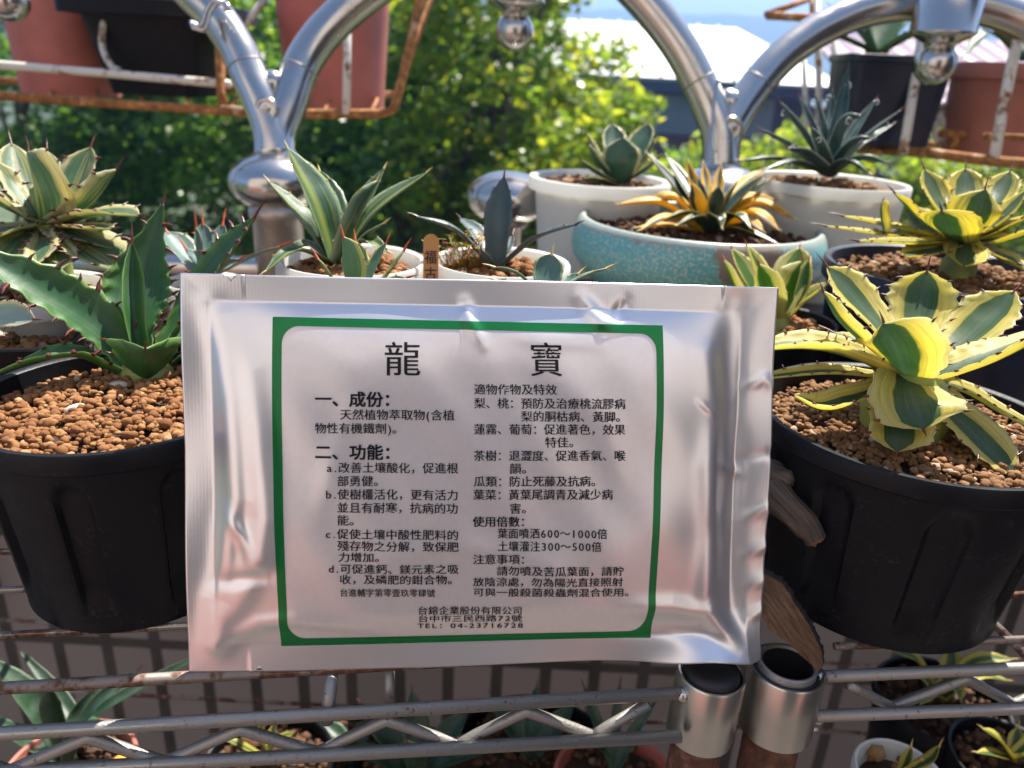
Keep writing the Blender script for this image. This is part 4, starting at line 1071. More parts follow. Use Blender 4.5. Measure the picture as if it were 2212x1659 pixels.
pl.leaf((300, 822, d), (235, 790, d-.012), (170, 764, d-.024), (90, 772, d-.036), (-30, 815, d-.045), w=56, prof='lance', chan=.5, thick=.35)
pl.leaf((330, 826, d), (385, 775, d+.010), (440, 735, d+.014), (500, 705, d+.016), w=74, prof='lance')
pl.leaf((326, 812, d), (372, 740, d+.020), (420, 690, d+.034), (455, 640, d+.044), w=80, prof='lance')
mb = MB(); q = P(320, 826, d); mb.lathe(q-UP*.004, [(.016, 0), (.0155, .006), (.012, .016), (.004, .022)], 20)
M['stem'] = simple('yellow_green_stem', (.22, .26, .06), .5, 0, .3, 100); mb.build('stem', M['stem'], pA)

# ================================================================== BLACK POT B (right) WITH YELLOW-EDGED AGAVE
zB = CAMZ-.158
cB = circle([(1668, 897), (1756, 964), (1856, 1004), (2006, 1039), (2212, 1064), (1744, 782), (2126, 836)], zB)
bB = circle([(1846, 1362), (1956, 1391), (2031, 1400), (2106, 1376), (2156, 1309)], SHZ)
pB = thing('potted_agave', (cB[0], cB[1], SHZ), 'yellow-edged green agave in a black grooved pot, right of the pouch', 'potted plant')
pot_mesh((cB[0], cB[1], SHZ), cB[2], cB[2]*.80, zB-SHZ, .0045, .010, .003, grooves=9, gph=R_(-98), gdepth=.0035, gw=.14).build('pot', M['blackpot'], pB, auto=35)
pebbles((cB[0], cB[1], zB-.010), cB[2]-.0075, .0019, M['peb2'], pB, 2, 1.0, 1.5)
YEL = (.80, .70, .18)
L_B = leaf_mat('yellow_edged_agave', [(0, (.14, .23, .15)), (.22, (.105, .20, .10)), (.44, (.10, .20, .07)), (.49, YEL), (.85, (.84, .76, .30)), (1, (.86, .81, .46))], 0, .20, .66, .42, .22, (.40, .46, .30))
dB = DEP(Vector((cB[0], cB[1], zB+.012)))
pl = Plant(pB, P(1965, 760, dB), [L_B, M['spine']], 'broad', chan=.26, thick=.12, teeth=.0080, tooth=.0027, spine=.010, n=56, m=15, scal=.12)
d = dB
pl.leaf((1978, 790, d+.004), (1980, 710, d+.026), (1992, 640, d+.034), (2003, 585, d+.036), w=141, prof='ovate', spine=.011)
pl.leaf((1950, 790, d+.002), (1895, 700, d+.020), (1835, 630, d+.030), (1786, 577, d+.034), w=114, prof='ovate', spine=.010)
pl.leaf((1945, 800, d), (1880, 750, d-.012), (1812, 690, d-.010), (1779, 628, d-.004), w=68, spine=.006, chan=.5)
pl.leaf((1988, 795, d), (2060, 752, d+.016), (2130, 690, d+.022), (2192, 628, d+.022), w=145, prof='ovate', spine=.010)
pl.leaf((1962, 810, d-.010), (1950, 772, d-.028), (1930, 730, d-.036), (1911, 697, d-.036), w=196, prof='broad', chan=.16, spine=.0065, n=48)
pl.leaf((1945, 815, d-.004), (1850, 768, d-.010), (1740, 745, d-.010), (1600, 760, d-.006), w=101, prof='lance', chan=.5, thick=.2)
pl.leaf((1978, 818, d-.004), (2080, 792, d-.012), (2190, 752, d-.014), (2330, 690, d-.008), w=114, prof='lance', chan=.5, thick=.2)
pl.leaf((1957, 812, d-.010), (1968, 850, d-.030), (1984, 892, d-.040), (1996, 927, d-.043), w=196, prof='broad', chan=.16, spine=.004, N=(-.1, -.75, .65), n=48)
pl.leaf((1945, 835, d-.004), (1942, 890, d-.022), (1940, 940, d-.032), (1938, 976, d-.034), w=136, prof='broad', spine=.004, N=(-.1, -.8, .6))
pl.leaf((1935, 820, d), (1820, 806, d-.006), (1730, 808, d-.008), (1600, 822, d-.008), w=48, prof='lance', chan=.5)
pl.leaf((1938, 832, d-.004), (1850, 862, d-.016), (1775, 880, d-.024), (1712, 852, d-.026), w=75, prof='lance', chan=.7, spine=.004)
pl.leaf((1985, 815, d), (2080, 842, d-.004), (2160, 890, d-.008), (2300, 960, d-.012), w=68, prof='lance', chan=.4)
pl.leaf((1975, 825, d-.004), (2065, 900, d-.016), (2140, 970, d-.026), (2198, 1032, d-.032), w=110, prof='broad', spine=.006, N=(.25, -.7, .65))
pl.leaf((1985, 800, d+.006), (2050, 770, d+.022), (2100, 745, d+.030), (2160, 715, d+.036), w=79)
pl.leaf((1955, 800, d+.006), (1900, 760, d+.024), (1850, 742, d+.034), (1800, 720, d+.04), w=66)
pl.leaf((1984, 812, d), (2050, 850, d+.004), (2110, 900, d), (2180, 930, d-.004), w=66, prof='lance')
mb = MB(); q = P(1965, 850, d-.004); mb.lathe(q-UP*.022, [(.020, 0), (.022, .012), (.016, .03), (.005, .04)], 20); mb.build('stem', M['stem'], pB)

# ================================================================== REAR PLANTS
def round_pot(name, c, r, rb, zt, zb_, mat, lip, liph, lb, peb, psize, wall=.0025, cat='potted plant', group=None, dens=.8, soil=.008, sub=1):
    t_ = thing(name, (c[0], c[1], zb_), lb, cat, group)
    pot_mesh((c[0], c[1], zb_), r, rb, zt-zb_, lip, liph, wall).build('pot', mat, t_, auto=40)
    if peb: pebbles((c[0], c[1], zt-soil), r-lip-wall-.001, psize, peb, t_, sub, dens)
    return t_
# --- C : navy pot with big yellow rosette
zC = CAMZ-.115
cC = circle([(1776, 553), (1896, 603), (2038, 626), (2212, 651), (1844, 527)], zC)
pC = round_pot('potted_agave', cC, cC[2], cC[2]*.82, zC, SHZ, M['navypot'], .005, .014, 'wide yellow-striped agave rosette in a navy blue pot, behind the right black pot', M['peb2'], .0032)
L_C = leaf_mat('yellow_striped_agave', [(0, (.13, .20, .13)), (.20, (.10, .19, .075)), (.40, (.09, .19, .06)), (.46, YEL), (1, (.78, .68, .17))], .45, .24, .64, .42, .2, (.40, .46, .30), (.10, .18, .08))
dC = DEP(Vector((cC[0], cC[1], zC+.03)))
pl = Plant(pC, P(2083, 480, dC), [L_C, M['spine']], 'broad', chan=.28, thick=.13, teeth=.009, tooth=.003, spine=.010, n=36, m=11, scal=.06)
d = dC
for b0, mid, tip, w_, a, b_, kw in (
    ((2083, 500), (2084, 430), (2086, 363), 72, .03, .035, {}), ((2065, 500), (2025, 430), (1996, 366), 66, .026, .03, {}), ((2100, 500), (2150, 430), (2182, 370), 66, .026, .03, {}),
    ((2090, 515), (2110, 465), (2128, 409), 96, -.024, -.024, {}), ((2060, 510), (1985, 470), (1934, 418), 64, .006, .008, {}), ((2105, 510), (2165, 470), (2216, 410), 56, -.006, -.006, {}),
    ((2075, 522), (2050, 490), (2034, 456), 100, -.036, -.042, {'prof': 'broad'}), ((2110, 516), (2175, 490), (2240, 458), 52, -.012, -.014, {}), ((2110, 522), (2175, 518), (2245, 500), 52, -.024, -.03, {}),
    ((2062, 518), (1960, 525), (1850, 520), 42, -.03, -.04, {'prof': 'lance'}), ((2062, 518), (1930, 490), (1818, 466), 44, .012, .014, {'prof': 'lance'}), ((2060, 520), (1900, 505), (1780, 488), 30, .0, .0, {'prof': 'lance'}),
    ((1915, 505), (1907, 470), (1908, 436), 70, .004, .006, {'teeth': 0, 'spine': .004}), ((2083, 520), (2085, 550), (2083, 574), 74, -.03, -.042, {'prof': 'broad'}), ((2075, 525), (2010, 545), (1950, 552), 60, -.03, -.04, {}),
    ((2095, 525), (2150, 548), (2200, 570), 56, -.024, -.034, {}), ((2100, 525), (2170, 560), (2235, 590), 52, -.018, -.026, {}), ((2050, 505), (1990, 455), (1960, 440), 46, .03, .04, {})):
    pl.leaf((*b0, d), (*mid, d+a*.8), (*tip, d+b_), w=w_*1.22, **kw)
mb = MB(); mb.lathe(P(2083, 530, d)-UP*.034, [(.011, 0), (.012, .02), (.008, .03)], 16); mb.build('stem', M['stem'], pC)

# --- D : variegated agave at far left in a white pot
cD = P(82, 618, .50); zD = cD.z
pD = round_pot('potted_agave', (cD.x, cD.y), px(150, .5), px(120, .5), zD, SHZ, M['whitepot'], .004, .012, 'cream-striped agave in a white pot behind the left black pot', M['peb2'], .0032)
L_D = leaf_mat('cream_striped_agave', [(0, (.075, .17, .11)), (.35, (.12, .23, .12)), (.66, (.10, .21, .12)), (.76, (.60, .54, .26)), (1, (.70, .66, .42))], .65, .30, .52, .42, .2, (.40, .48, .42), (.56, .50, .16))
dD = .50
pl = Plant(pD, P(105, 450, dD), [L_D, M['spine']], 'broad', chan=.3, thick=.12, teeth=.0085, tooth=.0040, spine=.011, n=48, m=15, scal=.10)
d = dD
for b0, mid, tip, w_, a, b_, kw in (
    ((100, 480), (85, 405), (66, 328), 128, -.016, -.012, {}), ((118, 470), (165, 395), (196, 318), 72, .02, .026, {}), ((105, 465), (104, 395), (102, 326), 44, .03, .035, {}),
    ((80, 468), (45, 395), (24, 310), 62, .012, .02, {}), ((60, 462), (10, 400), (-20, 345), 60, .0, .0, {}),
    ((112, 480), (190, 440), (252, 366), 58, -.004, .0, {'chan': .7}), ((118, 484), (210, 462), (302, 466), 66, -.012, -.02, {}),
    ((118, 488), (185, 492), (245, 494), 46, -.026, -.036, {}), ((112, 492), (200, 545), (268, 586), 96, -.02, -.03, {}), ((110, 490), (190, 515), (262, 540), 66, -.004, -.006, {}),
    ((85, 480), (20, 450), (-60, 410), 60, -.02, -.026, {}), ((90, 490), (55, 540), (30, 590), 112, -.036, -.05, {'prof': 'ovate'}), ((80, 485), (10, 500), (-60, 520), 76, -.03, -.04, {}),
    ((100, 492), (110, 545), (120, 590), 74, -.034, -.044, {'prof': 'ovate'})):
    pl.leaf((*b0, d), (*mid, d+a*.8), (*tip, d+b_), w=w_*1.38, **kw)
mb = MB(); q = P(100, 480, d); mb.lathe((q.x, q.y, zD-.01), [(.012, 0), (.011, .02), (.010, q.z-zD+.01)], 16); mb.build('stem', M['stem'], pD)

# --- E : black square pot at the left edge with one pale leaf
cE = P(22, 712, .47); zE = cE.z+.002
pE = thing('potted_agave', (cE.x, cE.y, SHZ), 'small whitish agave in a black square pot at the left edge', 'potted plant')
square_pot((cE.x, cE.y, SHZ), .088, .066, zE-SHZ, .003, .008, R_(14)).build('pot', M['blackpot'], pE, auto=40)
pebbles((cE.x, cE.y, zE-.010), .042, .0028, M['peb'], pE, 2, 1)
L_E = leaf_mat('whitish_agave', [(0, (.30, .40, .36)), (.7, (.34, .42, .34)), (.8, (.62, .54, .30)), (1, (.66, .60, .40))], 0, .2, .35, .45, .2)
pl = Plant(pE, P(-40, 690, .45), [L_E, M['spine']], 'broad', chan=.25, teeth=.006, tooth=.002, spine=.007, n=30)
pl.leaf((-60, 700, .45), (10, 680, .43), (76, 690, .42), w=62, N=(.1, -.8, .55))
pl.leaf((-60, 705, .455), (-40, 670, .45), (-20, 640, .455), w=50); pl.leaf((-60, 712, .45), (-30, 720, .42), (5, 728, .41), w=44)

# --- F : bluish agave hidden behind the left end of the pouch
cF = P(440, 606, .52); zF = cF.z
pF = round_pot('potted_agave', (cF.x, cF.y), .026, .021, zF, PLZ, M['whitepot'], .003, .008, 'small blue-green agave with red spines, left of the striped agave', M['peb'], .003)
L_F = leaf_mat('blue_green_agave', [(0, (.10, .18, .16)), (.8, (.09, .18, .15)), (1, (.30, .38, .22))], 0, .12, .3, .42, .35, (.25, .33, .32))
pl = Plant(pF, P(445, 560, .52), [L_F, M['spine_red']], 'ovate', chan=.35, teeth=.008, tooth=.002, spine=.012, n=30)
for b0, tip, w_, dd in (((432, 596), (422, 490), 42, -.01), ((445, 596), (438, 481), 40, .012), ((460, 596), (482, 482), 34, .02), ((440, 600), (400, 535), 40, .0), ((455, 600), (610, 532), 30, -.01), ((430, 600), (360, 500), 70, .02), ((455, 600), (520, 560), 34, -.03)):
    pl.leaf((*b0, .52), ((b0[0]*.45+tip[0]*.55), (b0[1]*.5+tip[1]*.5)-8, .52+dd*.7), (*tip, .52+dd), w=w_)

# --- G : striped agave in a small white pot
zG = CAMZ-.113
cG = circle([(611, 578), (918, 570), (841, 530)], zG)
pG = round_pot('potted_agave', cG, cG[2], cG[2]*.78, zG, PLZ, M['whitepot'], .003, .010, 'upright yellow-striped green agave in a small white pot, above the pouch', M['peb'], .003, sub=2)
L_G = leaf_mat('striped_dark_agave', [(0, (.26, .30, .055)), (.16, (.16, .23, .05)), (.32, (.035, .095, .04)), (.62, (.03, .09, .05)), (.78, (.10, .19, .14)), (1, (.30, .38, .22))], .55, .22, .38, .36, .2, (.25, .34, .32), (.30, .33, .06))
dG = DEP(Vector((cG[0], cG[1], zG)))
pl = Plant(pG, P(728, 520, dG), [L_G, M['spine_y']], 'lance', chan=.38, thick=.12, teeth=.009, tooth=.0015, spine=.005, n=40, m=13, scal=.03)
d = dG
for b0, mid, tip, w_, a, b_ in (
    ((720, 560), (680, 430), (621, 318), 86, -.010, -.006), ((714, 560), (650, 470), (580, 390), 56, -.004, -.002), ((728, 555), (712, 450), (690, 368), 58, .02, .026),
    ((735, 560), (772, 470), (815, 390), 84, -.016, -.012), ((730, 555), (778, 450), (830, 362), 36, .02, .026), ((738, 560), (810, 455), (923, 371), 50, .010, .016),
    ((740, 560), (785, 515), (833, 480), 34, .0, .0), ((715, 568), (640, 540), (572, 588), 32, -.03, -.04), ((716, 562), (668, 530), (622, 538), 32, .004, .0), ((740, 562), (790, 520), (840, 545), 28, -.004, -.01)):
    pl.leaf((*b0, d), (*mid, d+a*.8), (*tip, d+b_), w=w_*1.25)

# --- H, J : pups in front, their pots hidden by the pouch
L_H = leaf_mat('light_green_agave', [(0, (.14, .27, .16)), (.75, (.15, .28, .14)), (.86, (.45, .46, .14)), (1, (.55, .52, .2))], 0, .10, .38, .42, .3, (.30, .42, .30))
cH = P(768, 640, .408); zH = cH.z
pH = round_pot('potted_agave', (cH.x, cH.y), .029, .023, zH, SHZ, M['blackpot'], .003, .008, 'light green agave pup with orange spines just above the pouch edge', M['peb'], .003)
pl = Plant(pH, P(768, 600, .408), [L_H, M['spine_red']], 'broad', chan=.3, teeth=.006, tooth=.0015, spine=.007, n=34)
for b0, mid, tip, w_, dd in (((765, 640), (755, 565), (741, 511), 74, -.012), ((785, 640), (808, 575), (836, 523), 42, .004), ((795, 640), (840, 590), (874, 538), 32, .0), ((745, 640), (712, 595), (684, 555), 28, -.01), ((772, 635), (776, 580), (768, 520), 48, .02), ((785, 640), (840, 610), (880, 600), 40, -.015)):
    pl.leaf((*b0, .408), (*mid, .408+dd*.8), (*tip, .408+dd), w=w_)
cJ = P(1190, 655, .412); zJ = cJ.z
pJ = round_pot('potted_agave', (cJ.x, cJ.y), .030, .024, zJ, SHZ, M['blackpot'], .003, .008, 'small round-leaved blue-green agave peeking over the pouch, under the turquoise bowl', M['peb'], .003)
L_J = leaf_mat('round_blue_agave', [(0, (.11, .21, .19)), (.8, (.10, .20, .16)), (.9, (.34, .42, .20)), (1, (.45, .48, .26))], 0, .08, .3, .42, .3, (.28, .38, .36))
pl = Plant(pJ, P(1190, 610, .412), [L_J, M['spine_y']], 'broad', chan=.25, teeth=.006, tooth=.0013, spine=.006, n=30)
for b0, mid, tip, w_, dd in (((1178, 640), (1182, 590), (1192, 548), 66, .004), ((1170, 640), (1120, 592), (1064, 577), 36, -.01), ((1195, 640), (1255, 600), (1314, 578), 34, -.006), ((1190, 640), (1230, 610), (1252, 590), 34, .01), ((1165, 645), (1110, 615), (1070, 606), 34, -.02)):
    pl.leaf((*b0, .412), (*mid, .412+dd*.8), (*tip, .412+dd), w=w_)

# --- I : dark blue agave in the second small white pot, weeds beside it
zI = CAMZ-.113
cI = circle([(944, 571), (1229, 568), (1117, 533), (1065, 600)], zI)
pI = round_pot('potted_agave', cI, cI[2], cI[2]*.78, zI, PLZ, M['whitepot'], .003, .010, 'slate-blue agave with one upright leaf in a small white pot, above the pouch', M['peb'], .003, sub=2)
L_I = leaf_mat('slate_blue_agave', [(0, (.06, .10, .105)), (.7, (.05, .085, .09)), (1, (.10, .13, .13))], 0, .15, .22, .40, .3, (.16, .21, .22))
dI = DEP(Vector((cI[0], cI[1], zI)))
pl = Plant(pI, P(1072, 540, dI), [L_I, M['spine']], 'lance', chan=.36, thick=.14, teeth=.008, tooth=.0018, spine=.006, n=38, scal=.04)
d = dI
for b0, mid, tip, w_, a, b_ in (((1072, 582), (1078, 470), (1089, 380), 62, -.008, -.004), ((1062, 575), (985, 500), (898, 467), 42, -.01, -.014), ((1082, 575), (1160, 515), (1246, 483), 40, -.016, -.03),
                               ((1066, 572), (1030, 505), (993, 470), 46, .02, .03), ((1078, 572), (1098, 535), (1108, 505), 22, .02, .024), ((1070, 582), (1050, 560), (1040, 540), 24, -.02, -.028)):
    pl.leaf((*b0, d), (*mid, d+a*.8), (*tip, d+b_), w=w_)
mb = MB()
M['weed'] = tree_leaf_mat('red_green_weed', (.10, .14, .02), (.30, .26, .03), (.26, .06, .02), .5)
for i in range(46):
    b0 = P(random.uniform(955, 1040), random.uniform(572, 585), dI+random.uniform(-.01, .02)); tp = b0+Vector((random.uniform(-.012, .012), random.uniform(-.01, .01), random.uniform(.006, .024)))
    mb.tube([b0, tp], .00035, 4)
    for k in range(3):
        a = random.random()*6.28; s_ = random.uniform(.0022, .0042); u = Vector((math.cos(a), math.sin(a), random.uniform(-.3, .5))); v_ = u.cross(UP).normalized()
        mb.add([tp, tp+u*s_*.6+v_*s_*.55, tp+u*s_*1.15, tp+u*s_*.6-v_*s_*.55], [(0, 1, 2, 3)])
wd = mb.build('weed_clump', M['weed'], pI); wd['kind'] = 'stuff'

# --- wooden name stick between the two white pots
tg0 = thing('plant_tag', P(932, 640, .475), 'orange wooden plant stick with handwritten characters between the two small white pots', 'plant tag')
a0 = P(931, 505, .468); dn = (P(930, 640, .468)-a0).normalized(); rt0 = RGT.copy(); rt0 = (rt0-dn*rt0.dot(dn)).normalized(); fn_ = dn.cross(rt0).normalized()
if fn_.dot(CAM-a0) < 0: fn_ = -fn_
hwid = px(16.5, .468); Ln = .058; ol = []
for k in range(13): a = math.pi*k/12; ol.append(a0+dn*hwid-rt0*math.cos(a)*hwid-dn*math.sin(a)*hwid)
ol += [a0+dn*Ln+rt0*hwid, a0+dn*Ln-rt0*hwid]
mb = MB(); nO = len(ol); mb.add(ol+[p-fn_*.0016 for p in ol], [tuple(range(nO)), tuple(range(2*nO-1, nO-1, -1))]+[(i, i+nO, (i+1) % nO+nO, (i+1) % nO) for i in range(nO)])
mb.build('stick', M['tag'], tg0, False)
for ch, yy in (('福', 556), ('古', 592)):
    v, f = text_tris(ch, .012); o_ = a0+dn*px(yy-505, .468)
    mb = MB(); mb.add([o_+rt0*(x-.5)*px(27, .468)-dn*(y-.36)*px(31, .468)+fn_*.0004 for x, y in v], f); mb.build('handwriting', M['tagink'], tg0, False)

# --- K : white pot with cream-edged round agave
zK = CAMZ-.095
cK = circle([(1159, 385), (1440, 401), (1279, 366), (1279, 404)], zK)
pK = round_pot('potted_agave', cK, cK[2], cK[2]*.80, zK, PLZ, M['whitepot'], .007, .012, 'round cream-edged agave in a white lipped pot behind the turquoise bowl', M['peb2'], .004, .003)
L_K = leaf_mat('cream_edged_agave', [(0, (.05, .12, .075)), (.80, (.055, .13, .075)), (.86, (.55, .50, .24)), (1, (.62, .57, .32))], 0, .06, .34, .42, .25, (.20, .30, .24))
dK = DEP(Vector((cK[0], cK[1], zK+.01)))
pl = Plant(pK, P(1342, 340, dK), [L_K, M['spine']], 'broad', chan=.35, thick=.16, teeth=.009, tooth=.0022, spine=.007, n=30)
d = dK
for b0, mid, tip, w_, a, b_ in (((1342, 395), (1342, 345), (1346, 297), 84, -.03, -.03), ((1332, 388), (1290, 335), (1268, 286), 44, .0, .004), ((1330, 392), (1290, 352), (1272, 312), 36, -.014, -.02), ((1350, 385), (1380, 325), (1399, 266), 66, .012, .02),
                               ((1340, 380), (1328, 320), (1322, 268), 56, .03, .035), ((1352, 392), (1398, 365), (1432, 332), 34, -.014, -.02), ((1332, 396), (1285, 372), (1254, 344), 24, -.02, -.03), ((1355, 388), (1395, 340), (1414, 300), 44, .0, .004), ((1325, 398), (1290, 390), (1262, 385), 36, -.03, -.036)):
    pl.leaf((*b0, d), (*mid, d+a*.8), (*tip, d+b_), w=w_)

# --- L : turquoise bowl with yellow and dark green succulent
zL = CAMZ-.116
cL = circle([(1274, 462), (1456, 509), (1606, 533), (1757, 524)], zL); cL = (cL[0]-.010, cL[1], cL[2])
pL = thing('potted_succulent', (cL[0], cL[1], PLZ), 'spiky yellow and dark green succulent in a speckled turquoise bowl with a chipped brown patch', 'potted plant')
rL = cL[2]; hL = zL-PLZ
m, t, n, b, o = newmat('speckled_turquoise_glaze')
v = texco(t, n); vo = nz(t, n, v, 470, 3, .6); k1 = ramp(n, [(.54, (0, 0, 0)), (.585, (1, 1, 1))]); lk(t, vo, k1.inputs[0])
big = nz(t, n, v, 22, 5); kb = ramp(n, [(.70, (0, 0, 0)), (.715, (1, 1, 1))]); lk(t, big, kb.inputs[0])
c1_ = mixc(t, n, k1.outputs[0], (.085, .36, .34), (.52, .52, .42)); lowf = nz(t, n, v, 8, 2); c1_ = mixc(t, n, mth(t, n, 'MULTIPLY', lowf, .5), c1_, (.24, .48, .50))
# one big bare patch on the rim, and small chips
g = n.new('ShaderNodeNewGeometry'); dn_ = n.new('ShaderNodeVectorMath'); dn_.operation = 'DISTANCE'; lk(t, g.outputs['Position'], dn_.inputs[0])
pc = PZ(1625, 545, zL-.004); dn_.inputs[1].default_value = pc
pd = mth(t, n, 'ADD', dn_.outputs['Value'], mth(t, n, 'MULTIPLY', mth(t, n, 'SUBTRACT', nz(t, n, v, 130, 4), .5), .030)); pk_ = ramp(n, [(.0275, (1, 1, 1)), (.0285, (0, 0, 0))]); lk(t, pd, pk_.inputs[0])
c2_ = mixc(t, n, pk_.outputs[0], c1_, (.26, .185, .135)); c2_ = mixc(t, n, kb.outputs[0], c2_, (.27, .19, .14)); 
sz_ = n.new('ShaderNodeSeparateXYZ'); lk(t, g.outputs['Position'], sz_.inputs[0])
zz_ = mth(t, n, 'ADD', mth(t, n, 'SUBTRACT', sz_.outputs[2], zL-.0075), mth(t, n, 'MULTIPLY', mth(t, n, 'SUBTRACT', nz(t, n, v, 90, 4), .5), .012)); rz_ = ramp(n, [(.0, (0, 0, 0)), (.0022, (1, 1, 1))]); lk(t, zz_, rz_.inputs[0])
c2_ = mixc(t, n, mth(t, n, 'MULTIPLY', rz_.outputs[0], .75), c2_, (.33, .31, .27)); lk(t, c2_, b.inputs['Base Color']); b.inputs['Roughness'].default_value = .34
bump(t, n, b, vo, .15, .0006); M['turq'] = m
mb = MB(); mb.lathe((cL[0], cL[1], PLZ), [(rL*.2, .002), (rL*.62, .002), (rL*.66, 0), (rL*.72, .002), (rL*.92, hL*.22), (rL*1.05, hL*.48), (rL*1.07, hL*.62), (rL*1.06, hL*.78), (rL*1.03, hL*.92), (rL*1.005, hL*.985), (rL*.985, hL), (rL*.965, hL*.99), (rL*.955, hL*.95), (rL*.97, hL*.8)], 96)
mb.build('bowl', M['turq'], pL)
pebbles((cL[0], cL[1], zL-.012), rL*.955, .0036, pebble_mat('dark_brown_soil', [(0, (.03, .015, .01)), (.6, (.07, .035, .022)), (.93, (.12, .07, .05)), (1, (.35, .3, .27))]), pL, 1, .9)
L_L = leaf_mat('yellow_dark_succulent', [(0, (.016, .040, .034)), (.30, (.018, .048, .036)), (.36, (.72, .42, .025)), (1, (.78, .48, .04))], 0, .34, .40, .5, .1, (.30, .30, .12))
L_L2 = leaf_mat('dark_succulent', [(0, (.04, .055, .02)), (.25, (.015, .042, .034)), (.75, (.016, .044, .036)), (.85, (.30, .24, .04)), (1, (.45, .40, .12))], 0, .2, .22, .34, .1)
dL = DEP(PZ(1531, 485, zL))
pl = Plant(pL, P(1531, 470, dL), [L_L, M['spine_y']], 'lance', chan=.42, thick=.3, teeth=0, spine=.004, n=26, m=11)
d = dL
for b0, mid, tip, w_, a, b_, dk in (
    ((1520, 485), (1460, 405), (1397, 330), 34, .03, .04, 1), ((1524, 480), (1480, 400), (1440, 336), 34, .035, .05, 1), ((1526, 480), (1500, 410), (1484, 346), 34, .01, .012, 0), ((1532, 478), (1525, 400), (1519, 352), 22, .03, .035, 0),
    ((1535, 480), (1550, 410), (1557, 355), 26, .024, .03, 0), ((1540, 484), (1600, 405), (1652, 366), 34, .03, .04, 0), ((1540, 486), (1595, 430), (1650, 377), 42, .0, .0, 1), ((1545, 490), (1605, 432), (1677, 432), 38, .01, .014, 0),
    ((1545, 495), (1630, 440), (1717, 471), 38, -.006, -.01, 0), ((1542, 498), (1620, 460), (1683, 496), 40, -.024, -.034, 0), ((1540, 500), (1600, 495), (1685, 528), 26, -.036, -.046, 1), ((1520, 496), (1430, 440), (1335, 441), 40, .0, .0, 0),
    ((1520, 490), (1460, 430), (1404, 431), 40, .01, .016, 0), ((1528, 494), (1502, 440), (1496, 396), 50, -.022, -.024, 0), ((1534, 494), (1548, 440), (1552, 402), 40, -.024, -.026, 1), ((1524, 502), (1450, 470), (1382, 496), 34, -.034, -.044, 0),
    ((1530, 504), (1510, 470), (1462, 486), 34, -.044, -.054, 1), ((1535, 505), (1545, 468), (1560, 492), 38, -.050, -.056, 1), ((1538, 503), (1585, 466), (1622, 492), 38, -.042, -.05, 1), ((1528, 498), (1490, 462), (1440, 470), 36, -.03, -.036, 1),
    ((1541, 488), (1600, 440), (1662, 388), 36, .016, .02, 1), ((1530, 486), (1516, 430), (1508, 385), 32, .004, .006, 1), ((1536, 490), (1565, 440), (1590, 395), 40, -.012, -.014, 1), ((1522, 500), (1440, 486), (1372, 492), 24, -.024, -.03, 0),
    ((1540, 496), (1610, 478), (1650, 500), 30, -.034, -.044, 0)):
    pl.mats = [L_L2 if dk else L_L, M['spine_y']]
    pl.leaf((*b0, d), (*mid, d+a*.8), (*tip, d+b_), w=w_)

# --- M : big cream pot with thread-leaved agave
cM = P(1790, 388, .73); zM = cM.z; rM = px(166, .73)
pM = round_pot('potted_agave', (cM.x, cM.y), rM, rM*.88, zM, PLZ, M['creampot'], .004, .010, 'dark thin-leaved agave with white curling threads in a wide cream pot', M['peb2'], .005, .003)
L_M = leaf_mat('thread_agave', [(0, (.035, .08, .065)), (.6, (.02, .055, .042)), (.90, (.022, .06, .046)), (.96, (.30, .34, .32)), (1, (.45, .48, .45))], 0, .06, .15, .32, .3, (.17, .24, .26))
dM = .73
pl = Plant(pM, P(1795, 350, dM), [L_M, M['spine']], 'narrow', chan=.5, thick=.25, teeth=0, spine=.006, n=24, m=9)
d = dM
thr = MB()
for mid, tip, w_, b_ in (((1812, 260), (1832, 146), 22, .0), ((1842, 290), (1892, 214), 18, .02), ((1870, 300), (1947, 236), 16, -.02), ((1735, 290), (1686, 220), 22, -.02), ((1760, 290), (1727, 208), 16, .03), ((1796, 280), (1797, 190), 16, .04),
                         ((1776, 280), (1760, 200), 18, .0), ((1712, 320), (1645, 280), 26, .0), ((1690, 345), (1600, 346), 18, -.03), ((1840, 315), (1882, 296), 22, -.04), ((1850, 345), (1915, 350), 18, -.05), ((1740, 335), (1700, 320), 26, -.06),
                         ((1822, 270), (1862, 250), 20, -.05), ((1850, 320), (1930, 268), 16, .04), ((1720, 350), (1650, 366), 16, -.05), ((1770, 320), (1752, 275), 22, -.06), ((1830, 350), (1880, 375), 18, -.06)):
    pl.leaf((1791+random.uniform(-8, 8), 380, d), (*mid, d+b_*.7), (*tip, d+b_), w=w_*1.5)
    for k in range(1):
        u = random.uniform(.35, .95); q = P(mid[0]+(tip[0]-mid[0])*u, mid[1]+(tip[1]-mid[1])*u, d+b_*.9); a = random.choice((-1, 1)); r = random.uniform(.003, .006)
        thr.tube(catmull([q, q+RGT*a*r*.8+UP*r*.5, q+RGT*a*r*1.1-UP*r*.4, q+RGT*a*r*.5-UP*r*.6], 10), .0004, 5)
th_ = thr.build('leaf_threads', simple('white_leaf_thread', (.7, .7, .66), .5), pM); th_['kind'] = 'stuff'

